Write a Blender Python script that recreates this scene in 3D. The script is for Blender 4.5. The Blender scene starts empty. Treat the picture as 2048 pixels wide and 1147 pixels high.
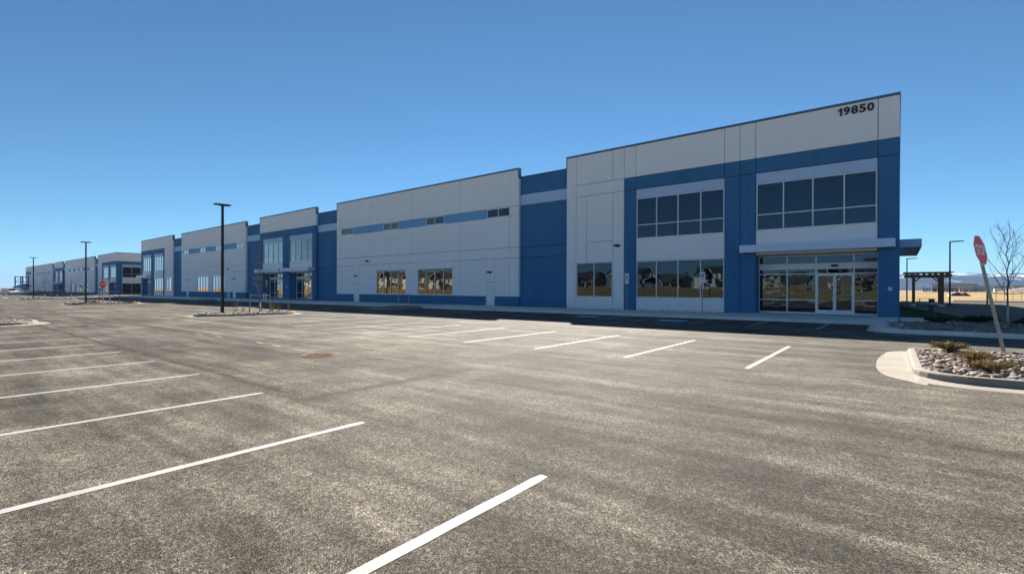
import bpy, bmesh, math, random
from mathutils import Vector, Matrix, noise
R = math.radians
SC = bpy.context.scene
COL = SC.collection
random.seed(7)

# ------------------------------------------------------------------ camera, sky, sun, exposure
YAW = R(38.64)
SIN, COS = math.sin(YAW), math.cos(YAW)
EYE = 1.7
cam_d = bpy.data.cameras.new('camera')
cam_d.sensor_fit = 'HORIZONTAL'
cam_d.sensor_width = 36.0
cam_d.lens = 966.9 / 2048 * 36.0
cam_d.shift_y = 3.8 / 2048
cam_d.clip_start = 0.05
cam_d.clip_end = 20000
cam = bpy.data.objects.new('camera', cam_d)
COL.objects.link(cam)
cam.location = (0, 0, EYE)
cam.rotation_mode = 'QUATERNION'
cam.rotation_quaternion = (Matrix.Rotation(YAW, 4, 'Z') @ Matrix.Rotation(R(90), 4, 'X') @ Matrix.Rotation(R(0.17), 4, 'Z')).to_quaternion()
SC.camera = cam

to_sun = Vector((-0.735, 1.13, 1.0)).normalized()
SUN_EL = math.asin(to_sun.z)
world = bpy.data.worlds.new('World')
SC.world = world
world.use_nodes = True
wn = world.node_tree
for n in list(wn.nodes):
    wn.nodes.remove(n)
w_out = wn.nodes.new('ShaderNodeOutputWorld')
w_bg = wn.nodes.new('ShaderNodeBackground')
w_sky = wn.nodes.new('ShaderNodeTexSky')
w_sky.sky_type = 'NISHITA'
w_sky.sun_disc = False
w_sky.sun_elevation = SUN_EL
w_sky.sun_rotation = math.atan2(to_sun.x, to_sun.y)
w_sky.altitude = 1600
w_sky.air_density = 0.9
w_sky.dust_density = 0.0
w_sky.ozone_density = 8.0
w_bg.inputs['Strength'].default_value = 0.05
w_mul = wn.nodes.new('ShaderNodeMix'); w_mul.data_type = 'RGBA'; w_mul.blend_type = 'MULTIPLY'     # white balance of the whole sky
w_mul.inputs[0].default_value = 1.0; w_mul.inputs[7].default_value = (0.74, 0.88, 0.77, 1)
wn.links.new(w_sky.outputs[0], w_mul.inputs[6])
wn.links.new(w_mul.outputs[2], w_bg.inputs['Color'])
wn.links.new(w_bg.outputs[0], w_out.inputs['Surface'])

sun_d = bpy.data.lights.new('sun', 'SUN')
sun_d.energy = 4.7
sun_d.angle = R(0.53)
sun_d.color = (1.0, 0.93, 0.83)
sun = bpy.data.objects.new('sun', sun_d)
COL.objects.link(sun)
sun.rotation_mode = 'QUATERNION'
sun.rotation_quaternion = (-to_sun).to_track_quat('-Z', 'Y')

SC.view_settings.view_transform = 'Standard'
SC.view_settings.look = 'None'
SC.view_settings.gamma = 1.0
SC.view_settings.use_curve_mapping = False
SC.view_settings.exposure = 1.56
SC.cycles.use_denoising = True
SC.cycles.max_bounces = 6
SC.cycles.volume_bounces = 0

# ------------------------------------------------------------------ helpers
def slope(y):
    if y <= 24: return 0.004
    if y >= 32: return 0.0016
    return 0.004 + (0.0016 - 0.004) * (y - 24) / 8
def gz(x, y=0.0):
    """Height of the paved site: it falls gently away along the building."""
    return -slope(y) * max(0.0, min(240.0, -x))

class MB:
    def __init__(s): s.v = []; s.f = []
    def add(s, vs, fs):
        o = len(s.v); s.v += [tuple(p) for p in vs]; s.f += [tuple(i + o for i in f) for f in fs]; return s
    def box(s, x0, x1, y0, y1, z0, z1):
        if x0 > x1: x0, x1 = x1, x0
        if y0 > y1: y0, y1 = y1, y0
        vs = [(x0,y0,z0),(x1,y0,z0),(x1,y1,z0),(x0,y1,z0),(x0,y0,z1),(x1,y0,z1),(x1,y1,z1),(x0,y1,z1)]
        return s.add(vs, [(3,2,1,0),(4,5,6,7),(0,1,5,4),(1,2,6,5),(2,3,7,6),(3,0,4,7)])
    def tube(s, pts, rads, seg=6, cap=True):
        pts = [Vector(p) for p in pts]; n = len(pts); vs = []; fs = []
        ref = None
        for i, p in enumerate(pts):
            t = (pts[min(i+1, n-1)] - pts[max(i-1, 0)]).normalized()
            if ref is None:
                ref = t.orthogonal().normalized()
            else:
                ref = (ref - t * ref.dot(t)).normalized()
            b = t.cross(ref)
            r = rads[i] if hasattr(rads, '__len__') else rads
            for k in range(seg):
                a = 2 * math.pi * k / seg
                vs.append(p + (ref * math.cos(a) + b * math.sin(a)) * r)
        for i in range(n - 1):
            for k in range(seg):
                k2 = (k + 1) % seg
                fs.append((i*seg+k, i*seg+k2, (i+1)*seg+k2, (i+1)*seg+k))
        if cap:
            fs.append(tuple(range(seg-1, -1, -1))); fs.append(tuple((n-1)*seg + k for k in range(seg)))
        return s.add(vs, fs)
    def prism(s, poly, z0, z1):
        n = len(poly)
        vs = [(p[0], p[1], z0) for p in poly] + [(p[0], p[1], z1) for p in poly]
        fs = [tuple(range(n-1, -1, -1)), tuple(range(n, 2*n))] + [(i, (i+1) % n, n + (i+1) % n, n + i) for i in range(n)]
        return s.add(vs, fs)
    def mesh(s, name, mat, smooth=False):
        me = bpy.data.meshes.new(name); me.from_pydata(s.v, [], s.f)
        if mat: me.materials.append(mat)
        if smooth:
            for p in me.polygons: p.use_smooth = True
        me.update(); return me
    def build(s, name, mat, parent=None, smooth=False, loc=None):
        return link(name, s.mesh(name, mat, smooth), parent, loc)

def link(name, me, parent=None, loc=None, rot=None, scale=None):
    o = bpy.data.objects.new(name, me); COL.objects.link(o)
    if loc is not None: o.location = loc
    if rot is not None: o.rotation_euler = rot
    if scale is not None: o.scale = scale
    if parent is not None: o.parent = parent
    return o
def tag(o, label=None, cat=None, group=None, kind=None):
    if label: o['label'] = label
    if cat: o['category'] = cat
    if group: o['group'] = group
    if kind: o['kind'] = kind
    return o
def thing(name, label, cat, loc=(0,0,0), rz=0.0, group=None):
    o = link(name, None, None, loc, (0, 0, rz)); o.empty_display_size = 0.2
    return tag(o, label, cat, group)
def children(o): return [c for c in bpy.data.objects if c.parent == o]
def copy_tree(o, parent=None, loc=None, rz=None, label=None):
    c = o.copy(); COL.objects.link(c); c.parent = parent
    if loc is not None: c.location = loc
    if rz is not None: c.rotation_euler = (0, 0, rz)
    if label: c['label'] = label
    for ch in children(o):
        if ch is not c: copy_tree(ch, c)
    return c

# ------------------------------------------------------------------ materials
def new_mat(name):
    m = bpy.data.materials.new(name); m.use_nodes = True
    nt = m.node_tree; b = nt.nodes['Principled BSDF']
    return m, nt, b
def nd(nt, kind, **kw):
    n = nt.nodes.new(kind)
    for k, v in kw.items():
        if k in n.inputs: n.inputs[k].default_value = v
        else: setattr(n, k, v)
    return n
def coords(nt, scale=(1,1,1), which='Object'):
    tc = nd(nt, 'ShaderNodeTexCoord'); mp = nd(nt, 'ShaderNodeMapping')
    mp.inputs['Scale'].default_value = scale
    nt.links.new(tc.outputs[which], mp.inputs['Vector']); return mp.outputs[0]
def ramp(nt, src, stops):
    r = nd(nt, 'ShaderNodeValToRGB'); e = r.color_ramp.elements
    while len(e) < len(stops): e.new(0.5)
    for i, (p, c) in enumerate(stops):
        e[i].position = p; e[i].color = (c, c, c, 1) if not hasattr(c, '__len__') else tuple(c) + (1,)
    nt.links.new(src, r.inputs[0]); return r.outputs[0]
def mixc(nt, fac, a, b, mode='MIX'):
    m = nd(nt, 'ShaderNodeMix', data_type='RGBA', blend_type=mode)
    for sock, v in ((m.inputs[0], fac), (m.inputs[6], a), (m.inputs[7], b)):
        if hasattr(v, 'is_linked'): nt.links.new(v, sock)
        elif hasattr(v, '__len__'): sock.default_value = tuple(v) + (1,) if len(v) == 3 else v
        else: sock.default_value = v
    return m.outputs[2]
def bump(nt, b, src, strength, dist=0.01):
    n = nd(nt, 'ShaderNodeBump'); n.inputs['Strength'].default_value = strength; n.inputs['Distance'].default_value = dist
    nt.links.new(src, n.inputs['Height']); nt.links.new(n.outputs[0], b.inputs['Normal'])
def noise_tex(nt, vec, scale, detail=4, rough=0.55):
    n = nd(nt, 'ShaderNodeTexNoise'); n.inputs['Scale'].default_value = scale; n.inputs['Detail'].default_value = detail
    n.inputs['Roughness'].default_value = rough; nt.links.new(vec, n.inputs['Vector']); return n.outputs['Fac']

def mat_paint(name, col, rough=0.75, var=0.10, streak=True, bmp=0.25):
    m, nt, b = new_mat(name)
    v = coords(nt)
    n1 = noise_tex(nt, v, 0.55, 5)
    n2 = noise_tex(nt, coords(nt, (2.2, 2.2, 0.16)), 1.6, 4)
    f1 = ramp(nt, n1, [(0.3, 1 - var), (0.7, 1.0)])
    c = mixc(nt, 1.0, col, f1, 'MULTIPLY')
    if streak:
        f2 = ramp(nt, n2, [(0.35, 1 - var * 0.8), (0.62, 1.0)])
        c = mixc(nt, 1.0, c, f2, 'MULTIPLY')
    nt.links.new(c, b.inputs['Base Color']); b.inputs['Roughness'].default_value = rough
    b.inputs['Specular IOR Level'].default_value = 0.3
    bump(nt, b, noise_tex(nt, v, 38, 3), bmp, 0.004)
    return m
def mat_plain(name, col, rough=0.6, metal=0.0, var=0.12, scale=6.0, spec=0.5):
    m, nt, b = new_mat(name)
    f = ramp(nt, noise_tex(nt, coords(nt), scale, 4), [(0.3, 1 - var), (0.7, 1.0)])
    nt.links.new(mixc(nt, 1.0, col, f, 'MULTIPLY'), b.inputs['Base Color'])
    b.inputs['Roughness'].default_value = rough; b.inputs['Metallic'].default_value = metal
    b.inputs['Specular IOR Level'].default_value = spec
    return m

M = {}
M['grey'] = mat_paint('grey_wall_paint', (0.88, 0.87, 0.86), var=0.035)
M['navy'] = mat_paint('dark_blue_wall_paint', (0.050, 0.185, 0.37), var=0.14)
M['mid'] = mat_paint('mid_blue_wall_paint', (0.20, 0.43, 0.70), var=0.08)
M['light'] = mat_paint('pale_blue_wall_paint', (0.48, 0.64, 0.84), var=0.06)
M['canopy'] = mat_plain('pale_blue_metal_panel', (0.56, 0.66, 0.82), 0.42, 0.15, 0.06, 1.5)
M['canopy_blue'] = mat_plain('mid_blue_metal_panel', (0.20, 0.40, 0.66), 0.42, 0.1, 0.06, 1.5)
M['soffit'] = mat_plain('beige_soffit', (0.46, 0.43, 0.39), 0.8, 0, 0.08)
M['coping'] = mat_plain('blue_grey_coping_metal', (0.085, 0.135, 0.20), 0.45, 0.3, 0.1, 1.0)
M['alu'] = mat_plain('clear_anodised_aluminium', (0.74, 0.75, 0.76), 0.42, 0.25, 0.05)
M['black'] = mat_plain('black_metal', (0.018, 0.016, 0.016), 0.5, 0.2, 0.3)
M['dark'] = mat_plain('dark_interior', (0.012, 0.012, 0.014), 0.9)
M['door'] = mat_plain('painted_steel_door', (0.82, 0.83, 0.84), 0.55, 0.0, 0.05)
M['roof'] = mat_plain('white_roof_membrane', (0.55, 0.55, 0.53), 0.8)
M['white'] = mat_plain('white_sheet_metal', (0.78, 0.78, 0.77), 0.5, 0.0, 0.06)
M['signred'] = mat_plain('red_sign_sheeting', (0.90, 0.016, 0.03), 0.45, 0.0, 0.12, 3)
M['signblue'] = mat_plain('blue_sign_sheeting', (0.03, 0.13, 0.42), 0.5)
M['galv'] = mat_plain('galvanised_steel', (0.36, 0.34, 0.29), 0.5, 0.45, 0.25, 14)
M['wood'] = mat_plain('weathered_timber', (0.30, 0.19, 0.10), 0.8, 0, 0.4, 9)
M['darkwood'] = mat_plain('stained_timber', (0.21, 0.125, 0.065), 0.75, 0, 0.35, 9)
M['rust'] = None

def mat_glass(name, wav=0.0, k=1.0):
    """Dark coated glazing: reflects little straight on and nearly everything at a grazing angle."""
    m, nt, b = new_mat(name)
    nt.nodes.remove(b); out = nt.nodes['Material Output']
    gl = nd(nt, 'ShaderNodeBsdfGlossy'); gl.inputs['Roughness'].default_value = 0.0
    df = nd(nt, 'ShaderNodeBsdfDiffuse'); df.inputs['Color'].default_value = (0.004, 0.007, 0.010, 1)
    lw = nd(nt, 'ShaderNodeFresnel'); lw.inputs['IOR'].default_value = 1.55
    c = ramp(nt, lw.outputs[0], [(0.045, (.040*k, .056*k, .070*k)), (0.056, (.070*k, .072*k, .072*k)), (0.066, (.17*k, .155*k, .13*k)), (0.095, (.19*k, .18*k, .16*k)), (0.118, (.42, .41, .39)), (0.20, (.72, .70, .67)), (0.40, (.95, .95, .93))])
    nt.links.new(c, gl.inputs['Color'])
    ad = nd(nt, 'ShaderNodeAddShader')
    nt.links.new(df.outputs[0], ad.inputs[0]); nt.links.new(gl.outputs[0], ad.inputs[1])
    nt.links.new(ad.outputs[0], out.inputs['Surface'])
    if wav:
        bp = nd(nt, 'ShaderNodeBump'); bp.inputs['Strength'].default_value = 1.0; bp.inputs['Distance'].default_value = wav
        nt.links.new(noise_tex(nt, coords(nt, (0.8, 0.8, 1.7)), 1.0, 1.5, 0.4), bp.inputs['Height']); nt.links.new(bp.outputs[0], gl.inputs['Normal'])
    return m
M['glass'] = mat_glass('tinted_window_glass', 0.0025)
M['glass_wavy'] = mat_glass('tinted_storefront_glass', 0.007, 1.15)

def mat_asphalt():
    m, nt, b = new_mat('worn_asphalt')
    v = coords(nt)
    vo = nd(nt, 'ShaderNodeTexVoronoi'); vo.inputs['Scale'].default_value = 140; nt.links.new(v, vo.inputs['Vector'])
    sep = nd(nt, 'ShaderNodeSeparateColor'); nt.links.new(vo.outputs['Color'], sep.inputs[0])
    stone = ramp(nt, sep.outputs[0], [(0.0, 0.06), (0.28, 0.45), (0.55, 1.0), (0.82, 1.7), (1.0, 3.0)])
    vo2 = nd(nt, 'ShaderNodeTexVoronoi'); vo2.inputs['Scale'].default_value = 34; nt.links.new(v, vo2.inputs['Vector'])
    sep2 = nd(nt, 'ShaderNodeSeparateColor'); nt.links.new(vo2.outputs['Color'], sep2.inputs[0])
    clump = ramp(nt, sep2.outputs[1], [(0.0, 0.62), (0.6, 1.0), (1.0, 1.35)])
    big = noise_tex(nt, v, 0.16, 6, 0.66)
    mid = noise_tex(nt, v, 0.75, 8, 0.70)
    strk = noise_tex(nt, coords(nt, (0.10, 1.15, 1)), 1.0, 6, 0.65)
    strk2 = noise_tex(nt, coords(nt, (0.5, 3.8, 1)), 1.0, 5, 0.6)
    t = mixc(nt, 0.5, big, mid); t = mixc(nt, 0.36, t, strk); t = mixc(nt, 0.16, t, strk2)
    base = ramp(nt, t, [(0.405, (0.026, 0.0225, 0.0168)), (0.46, (0.052, 0.0455, 0.035)), (0.52, (0.096, 0.085, 0.067)), (0.59, (0.180, 0.161, 0.129))])
    c = base
    # paving lanes laid side by side, each with its own tone, and the seams between pours
    sx = nd(nt, 'ShaderNodeSeparateXYZ'); nt.links.new(v, sx.inputs[0])
    def mth(op, a_, b_=None, c_=None):
        n_ = nd(nt, 'ShaderNodeMath', operation=op)
        for i_, q_ in enumerate((a_, b_, c_)):
            if q_ is None: continue
            if hasattr(q_, 'is_linked'): nt.links.new(q_, n_.inputs[i_])
            else: n_.inputs[i_].default_value = q_
        return n_.outputs[0]
    wob = mth('MULTIPLY_ADD', noise_tex(nt, coords(nt, (0.35, 0.35, 0.35)), 1.0, 4, 0.6), 0.35, -0.175)
    yw = mth('ADD', sx.outputs[1], wob); xw = mth('ADD', sx.outputs[0], wob)
    lane = nd(nt, 'ShaderNodeTexWhiteNoise', noise_dimensions='1D'); nt.links.new(mth('FLOOR', mth('DIVIDE', mth('ADD', yw, -0.35), 3.42)), lane.inputs['W'])
    c = mixc(nt, 1.0, c, ramp(nt, lane.outputs['Value'], [(0.0, 0.90), (1.0, 1.10)]), 'MULTIPLY')
    brk = ramp(nt, noise_tex(nt, v, 0.8, 5, 0.7), [(0.38, 0.25), (0.55, 1.0)])
    for y0, x_lo, x_hi, w_ in ((3.95, -60, -6.6, .05), (10.62, -90, -3.0, .045), (17.45, -90, 6.0, .05), (21.0, -90, 1.0, .03)):
        d_ = mth('ABSOLUTE', mth('SUBTRACT', yw, y0)); msk = ramp(nt, mth('DIVIDE', d_, w_ * 4), [(0.12, 1.0), (0.5, 0.0)])
        inx = mth('MULTIPLY', mth('GREATER_THAN', sx.outputs[0], x_lo), mth('LESS_THAN', sx.outputs[0], x_hi))
        f_ = mth('MULTIPLY', mth('MULTIPLY', mth('MULTIPLY', msk, inx), brk), 0.85)
        c = mixc(nt, f_, c, (0.022, 0.019, 0.014))
    # cross seam where one pour ended, darker tack on one side and a pale scraped edge on the other
    iny = mth('MULTIPLY', mth('GREATER_THAN', sx.outputs[1], 3.8), mth('LESS_THAN', sx.outputs[1], 7.6))
    dx = mth('SUBTRACT', xw, -7.0)
    dk = mth('MULTIPLY', ramp(nt, mth('ABSOLUTE', mth('ADD', dx, 0.16)), [(0.0, 0.85), (0.24, 0.0)]), iny)
    c = mixc(nt, mth('MULTIPLY', dk, brk), c, (0.020, 0.018, 0.014))
    pl = mth('MULTIPLY', ramp(nt, mth('ABSOLUTE', mth('ADD', dx, -0.30)), [(0.0, 0.42), (0.6, 0.0)]), iny)
    c = mixc(nt, mth('MULTIPLY', pl, brk), c, (0.15, 0.13, 0.098))
    # dust patches, oil drips and scuffs
    dust = ramp(nt, noise_tex(nt, v, 1.1, 6, 0.72), [(0.60, 0.0), (0.72, 0.5)])
    c = mixc(nt, dust, c, (0.155, 0.13, 0.093))
    oil = ramp(nt, noise_tex(nt, coords(nt, (0.55, 1.0, 1.0)), 1.35, 5, 0.68), [(0.30, 0.6), (0.40, 0.0)])
    c = mixc(nt, oil, c, (0.018, 0.016, 0.013))
    scuff = ramp(nt, noise_tex(nt, coords(nt, (0.9, 9.0, 1.0)), 1.0, 4, 0.6), [(0.68, 0.0), (0.74, 0.4)])
    c = mixc(nt, scuff, c, (0.17, 0.15, 0.115))
    c = mixc(nt, 1.0, c, stone, 'MULTIPLY'); c = mixc(nt, 1.0, c, clump, 'MULTIPLY')
    nt.links.new(c, b.inputs['Base Color']); b.inputs['Roughness'].default_value = 0.80
    b.inputs['Specular IOR Level'].default_value = 0.14
    bump(nt, b, vo.outputs['Distance'], 0.7, 0.006)
    return m
M['asphalt'] = mat_asphalt()
def mat_stripe(col, worn=0.5, name='worn_white_paint'):
    m, nt, b = new_mat(name)
    v = coords(nt)
    wr = nd(nt, 'ShaderNodeMath', operation='ADD'); nt.links.new(noise_tex(nt, v, 62, 4, 0.75), wr.inputs[0]); nt.links.new(ramp(nt, noise_tex(nt, v, 1.4, 5, 0.65), [(0.35, -0.0), (0.75, 0.12)]), wr.inputs[1])
    n = ramp(nt, wr.outputs[0], [(0.34, 0.0), (0.46, 1.0)])
    d = ramp(nt, noise_tex(nt, v, 3.0, 5), [(0.3, 0.80), (0.65, 1.0)])
    c = mixc(nt, n, (0.16, 0.15, 0.13), col); c = mixc(nt, 1.0, c, d, 'MULTIPLY')
    nt.links.new(c, b.inputs['Base Color']); b.inputs['Roughness'].default_value = 0.7
    bump(nt, b, noise_tex(nt, v, 95, 2), 0.5, 0.004)
    return m
M['stripe'] = mat_stripe((0.37, 0.365, 0.35))
M['stripe_dull'] = mat_stripe((0.34, 0.34, 0.33), name='faded_white_paint')
M['stripe_blue'] = mat_stripe((0.19, 0.47, 0.90), name='blue_marking_paint')
def mat_concrete(name, col, sc=1.0):
    m, nt, b = new_mat(name)
    v = coords(nt)
    f = ramp(nt, noise_tex(nt, v, 1.3 * sc, 7, 0.65), [(0.3, 0.78), (0.6, 1.0)])
    g = ramp(nt, noise_tex(nt, v, 60, 3, 0.6), [(0.3, 0.86), (0.7, 1.05)])
    c = mixc(nt, 1.0, mixc(nt, 1.0, col, f, 'MULTIPLY'), g, 'MULTIPLY')
    st = ramp(nt, noise_tex(nt, coords(nt, (1.3, 1.3, 5)), 1.9, 6, 0.75), [(0.60, 0.0), (0.72, 0.65)])
    c = mixc(nt, st, c, (0.16, 0.145, 0.12))
    nt.links.new(c, b.inputs['Base Color']); b.inputs['Roughness'].default_value = 0.85
    bump(nt, b, noise_tex(nt, v, 80, 4), 0.3, 0.004)
    return m
M['concrete'] = mat_concrete('concrete_lightened_for_shade', (0.70, 0.67, 0.61))  # base colour lightened for walks and kerbs lying in the building's shade
M['gutter'] = mat_concrete('concrete_darkened_for_sun', (0.285, 0.252, 0.207))  # same concrete, base colour darkened to offset full sun on the island kerbs
def mat_rock():
    m, nt, b = new_mat('river_rock')
    oi = nd(nt, 'ShaderNodeObjectInfo'); geo = nd(nt, 'ShaderNodeNewGeometry')
    add = nd(nt, 'ShaderNodeMath', operation='ADD'); nt.links.new(oi.outputs['Random'], add.inputs[0]); nt.links.new(geo.outputs['Random Per Island'], add.inputs[1])
    fr = nd(nt, 'ShaderNodeMath', operation='FRACT'); nt.links.new(add.outputs[0], fr.inputs[0])
    c = ramp(nt, fr.outputs[0], [(0.0, (0.15, 0.115, 0.085)), (0.2, (0.28, 0.22, 0.165)), (0.38, (0.24, 0.145, 0.095)), (0.55, (0.33, 0.285, 0.235)), (0.72, (0.13, 0.122, 0.115)), (0.86, (0.27, 0.165, 0.10)), (1.0, (0.36, 0.31, 0.25))])
    f = ramp(nt, noise_tex(nt, coords(nt), 14, 5, 0.65), [(0.3, 0.72), (0.7, 1.1)])
    nt.links.new(mixc(nt, 1.0, c, f, 'MULTIPLY'), b.inputs['Base Color']); b.inputs['Roughness'].default_value = 0.75
    bump(nt, b, noise_tex(nt, coords(nt), 40, 4), 0.35, 0.01)
    return m
M['rock'] = mat_rock()
M['soil'] = mat_plain('dark_soil', (0.085, 0.068, 0.05), 0.95, 0, 0.5, 12)
def mat_field():
    m, nt, b = new_mat('dry_grass_field')
    v = coords(nt)
    n = noise_tex(nt, coords(nt, (0.03, 0.09, 1)), 1.0, 8, 0.65); n2 = noise_tex(nt, v, 1.4, 6, 0.7)
    t = mixc(nt, 0.45, n, n2)
    c = ramp(nt, t, [(0.30, (0.115, 0.075, 0.034)), (0.45, (0.24, 0.17, 0.075)), (0.56, (0.34, 0.25, 0.115)), (0.70, (0.45, 0.36, 0.20))])
    nt.links.new(c, b.inputs['Base Color']); b.inputs['Roughness'].default_value = 0.95
    b.inputs['Specular IOR Level'].default_value = 0.1
    bump(nt, b, n2, 0.8, 0.25)
    return m
M['field'] = mat_field()
def mat_random(name, cols, rough=0.85, trans=0.45):
    m, nt, b = new_mat(name)
    geo = nd(nt, 'ShaderNodeNewGeometry'); k = len(cols) - 1
    c = ramp(nt, geo.outputs['Random Per Island'], [(i / k, c) for i, c in enumerate(cols)])
    nt.links.new(c, b.inputs['Base Color']); b.inputs['Roughness'].default_value = rough; b.inputs['Specular IOR Level'].default_value = 0.2
    tr = nd(nt, 'ShaderNodeBsdfTranslucent'); nt.links.new(c, tr.inputs['Color'])
    mx = nd(nt, 'ShaderNodeMixShader'); mx.inputs[0].default_value = trans
    nt.links.new(b.outputs[0], mx.inputs[1]); nt.links.new(tr.outputs[0], mx.inputs[2]); nt.links.new(mx.outputs[0], nt.nodes['Material Output'].inputs['Surface'])
    return m
M['juniper'] = mat_random('winter_juniper_foliage', [(0.20, 0.125, 0.045), (0.085, 0.080, 0.03), (0.27, 0.175, 0.07), (0.065, 0.075, 0.03), (0.20, 0.085, 0.04)])
M['evergreen'] = mat_random('dark_evergreen_foliage', [(0.03, 0.04, 0.022), (0.05, 0.055, 0.03), (0.022, 0.03, 0.02), (0.07, 0.06, 0.035)])
M['drygrass'] = mat_random('dry_grass_stems', [(0.42, 0.28, 0.12), (0.30, 0.17, 0.07), (0.50, 0.38, 0.20), (0.24, 0.12, 0.05)])
M['lawn'] = mat_random('green_lawn', [(0.035, 0.075, 0.015), (0.055, 0.10, 0.02), (0.08, 0.10, 0.03)])
M['lawnbase'] = mat_plain('lawn_ground', (0.035, 0.06, 0.018), 0.95, 0, 0.4, 5)
M['bark'] = mat_plain('young_bark', (0.16, 0.115, 0.09), 0.85, 0, 0.4, 16)
M['palebark'] = mat_plain('wrapped_pale_trunk', (0.50, 0.44, 0.35), 0.8, 0, 0.25, 12)
M['rust'] = mat_plain('rusty_cast_iron', (0.19, 0.105, 0.052), 0.9, 0.1, 0.6, 22)

# ------------------------------------------------------------------ ground and paving
def sheet(name, xs, ys, zf, mat, parent=None, keep=None):
    mb = MB(); nx = len(xs)
    vs = [(x, y, zf(x, y)) for y in ys for x in xs]
    fs = []
    for j in range(len(ys) - 1):
        for i in range(nx - 1):
            if keep and not keep((xs[i] + xs[i+1]) / 2, (ys[j] + ys[j+1]) / 2): continue
            fs.append((j*nx+i, j*nx+i+1, (j+1)*nx+i+1, (j+1)*nx+i))
    mb.add(vs, fs); return mb.build(name, mat, parent, smooth=True)
def frange(a, b, st):
    out = []; x = a
    while x < b - 1e-6: out.append(x); x += st
    return out + [b]
def berm(x, y):
    t = max(0.0, min(1.0, (-16 - y) / 40)); t = t * t * (3 - 2 * t)
    return t * (2.3 + 0.5 * math.sin(x * 0.05) + 0.35 * math.sin(x * 0.13 + y * 0.11))
def rough_z(x, y):
    far = max(0.0, min(1.0, (y - 100) / 60))
    return 0.35 * far * (noise.noise(Vector((x * 0.03, y * 0.03, 0))) - 0.15)
GX = [-9000, -5000, -2500, -1200, -700, -500, -420] + frange(-400, 60, 5) + frange(75, 300, 15) + [400, 600, 900, 1500, 2500, 4500, 9000]
GY = [-3000, -1500, -700, -400, -280] + frange(-200, 40, 4) + frange(45, 260, 6) + [290, 330, 380, 450, 550, 700, 900, 1200, 1700, 2500, 4000, 7000, 9000]
ground = sheet('ground', GX, GY, lambda x, y: gz(x, y) - 0.05 + berm(x, y) + rough_z(x, y), M['field'])
tag(ground, 'dry golden grassland around the paved site', None, None, 'structure')

LX = frange(-400, 0, 5) + [0.6, 5, 10, 14, 20, 30, 45, 60]
LY = frange(-13, 35.5, 1.5)
lot = sheet('asphalt_lot', LX, LY, gz, M['asphalt'])
tag(lot, 'worn sunlit asphalt of the parking lot', None, None, 'structure')
side_lot = sheet('side_asphalt', [0.3] + frange(1, 60, 2), frange(35.5, 99.5, 4), lambda x, y: 0.0, M['asphalt'], None)
tag(side_lot, 'asphalt parking beside the end wall of the building', None, None, 'structure')

def stripe(x, y0, y1, w=0.105, mat='stripe', parent=lot, dz=0.004, x2=None):
    mb = MB(); ys = frange(y0, y1, 0.22 if x > -20 else 1.0)
    x2 = x if x2 is None else x2
    vs = []
    for i, y in enumerate(ys):
        t = (y - y0) / (y1 - y0); xc = x + (x2 - x) * t
        wl, wr = w/2 + random.uniform(-.005, .004), w/2 + random.uniform(-.005, .004)
        if i in (0, len(ys) - 1): wl *= .7; wr *= .8
        vs += [(xc - wl, y, gz(xc, y) + dz), (xc + wr, y, gz(xc, y) + dz)]
    mb.add(vs, [(2*i, 2*i+1, 2*i+3, 2*i+2) for i in range(len(ys) - 1)])
    return mb.build('parking_line', M[mat], parent)
for k in range(10): stripe(-2.53 - 2.845 * k, -2.2, 3.66 + random.uniform(-.04, .04), 0.108)
for k in range(13, 26): stripe(-2.53 - 2.83 * k - 1.0, -2.2, 3.8)
for k in range(10): stripe(-2.57 - 2.82 * k + (0.0 if k < 5 else 0.05), 11.3 + random.uniform(-.05, .05), 16.65 + 0.04 * k, 0.105)
for k in range(12, 25): stripe(-2.57 - 2.82 * k - 1.6, 11.0, 16.8)
for x in (-2.74, -5.48, -8.29): stripe(x, 24.5, 29.3)
for x in (-16.75, -19.75, -22.6, -25.9, -28.5): stripe(x, 25.0, 29.4)
for k in range(14): stripe(-39.5 - 2.85 * k, 25.2, 29.4)
for k in range(10): stripe(-93 - 2.85 * k, 25.2, 29.4)
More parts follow.
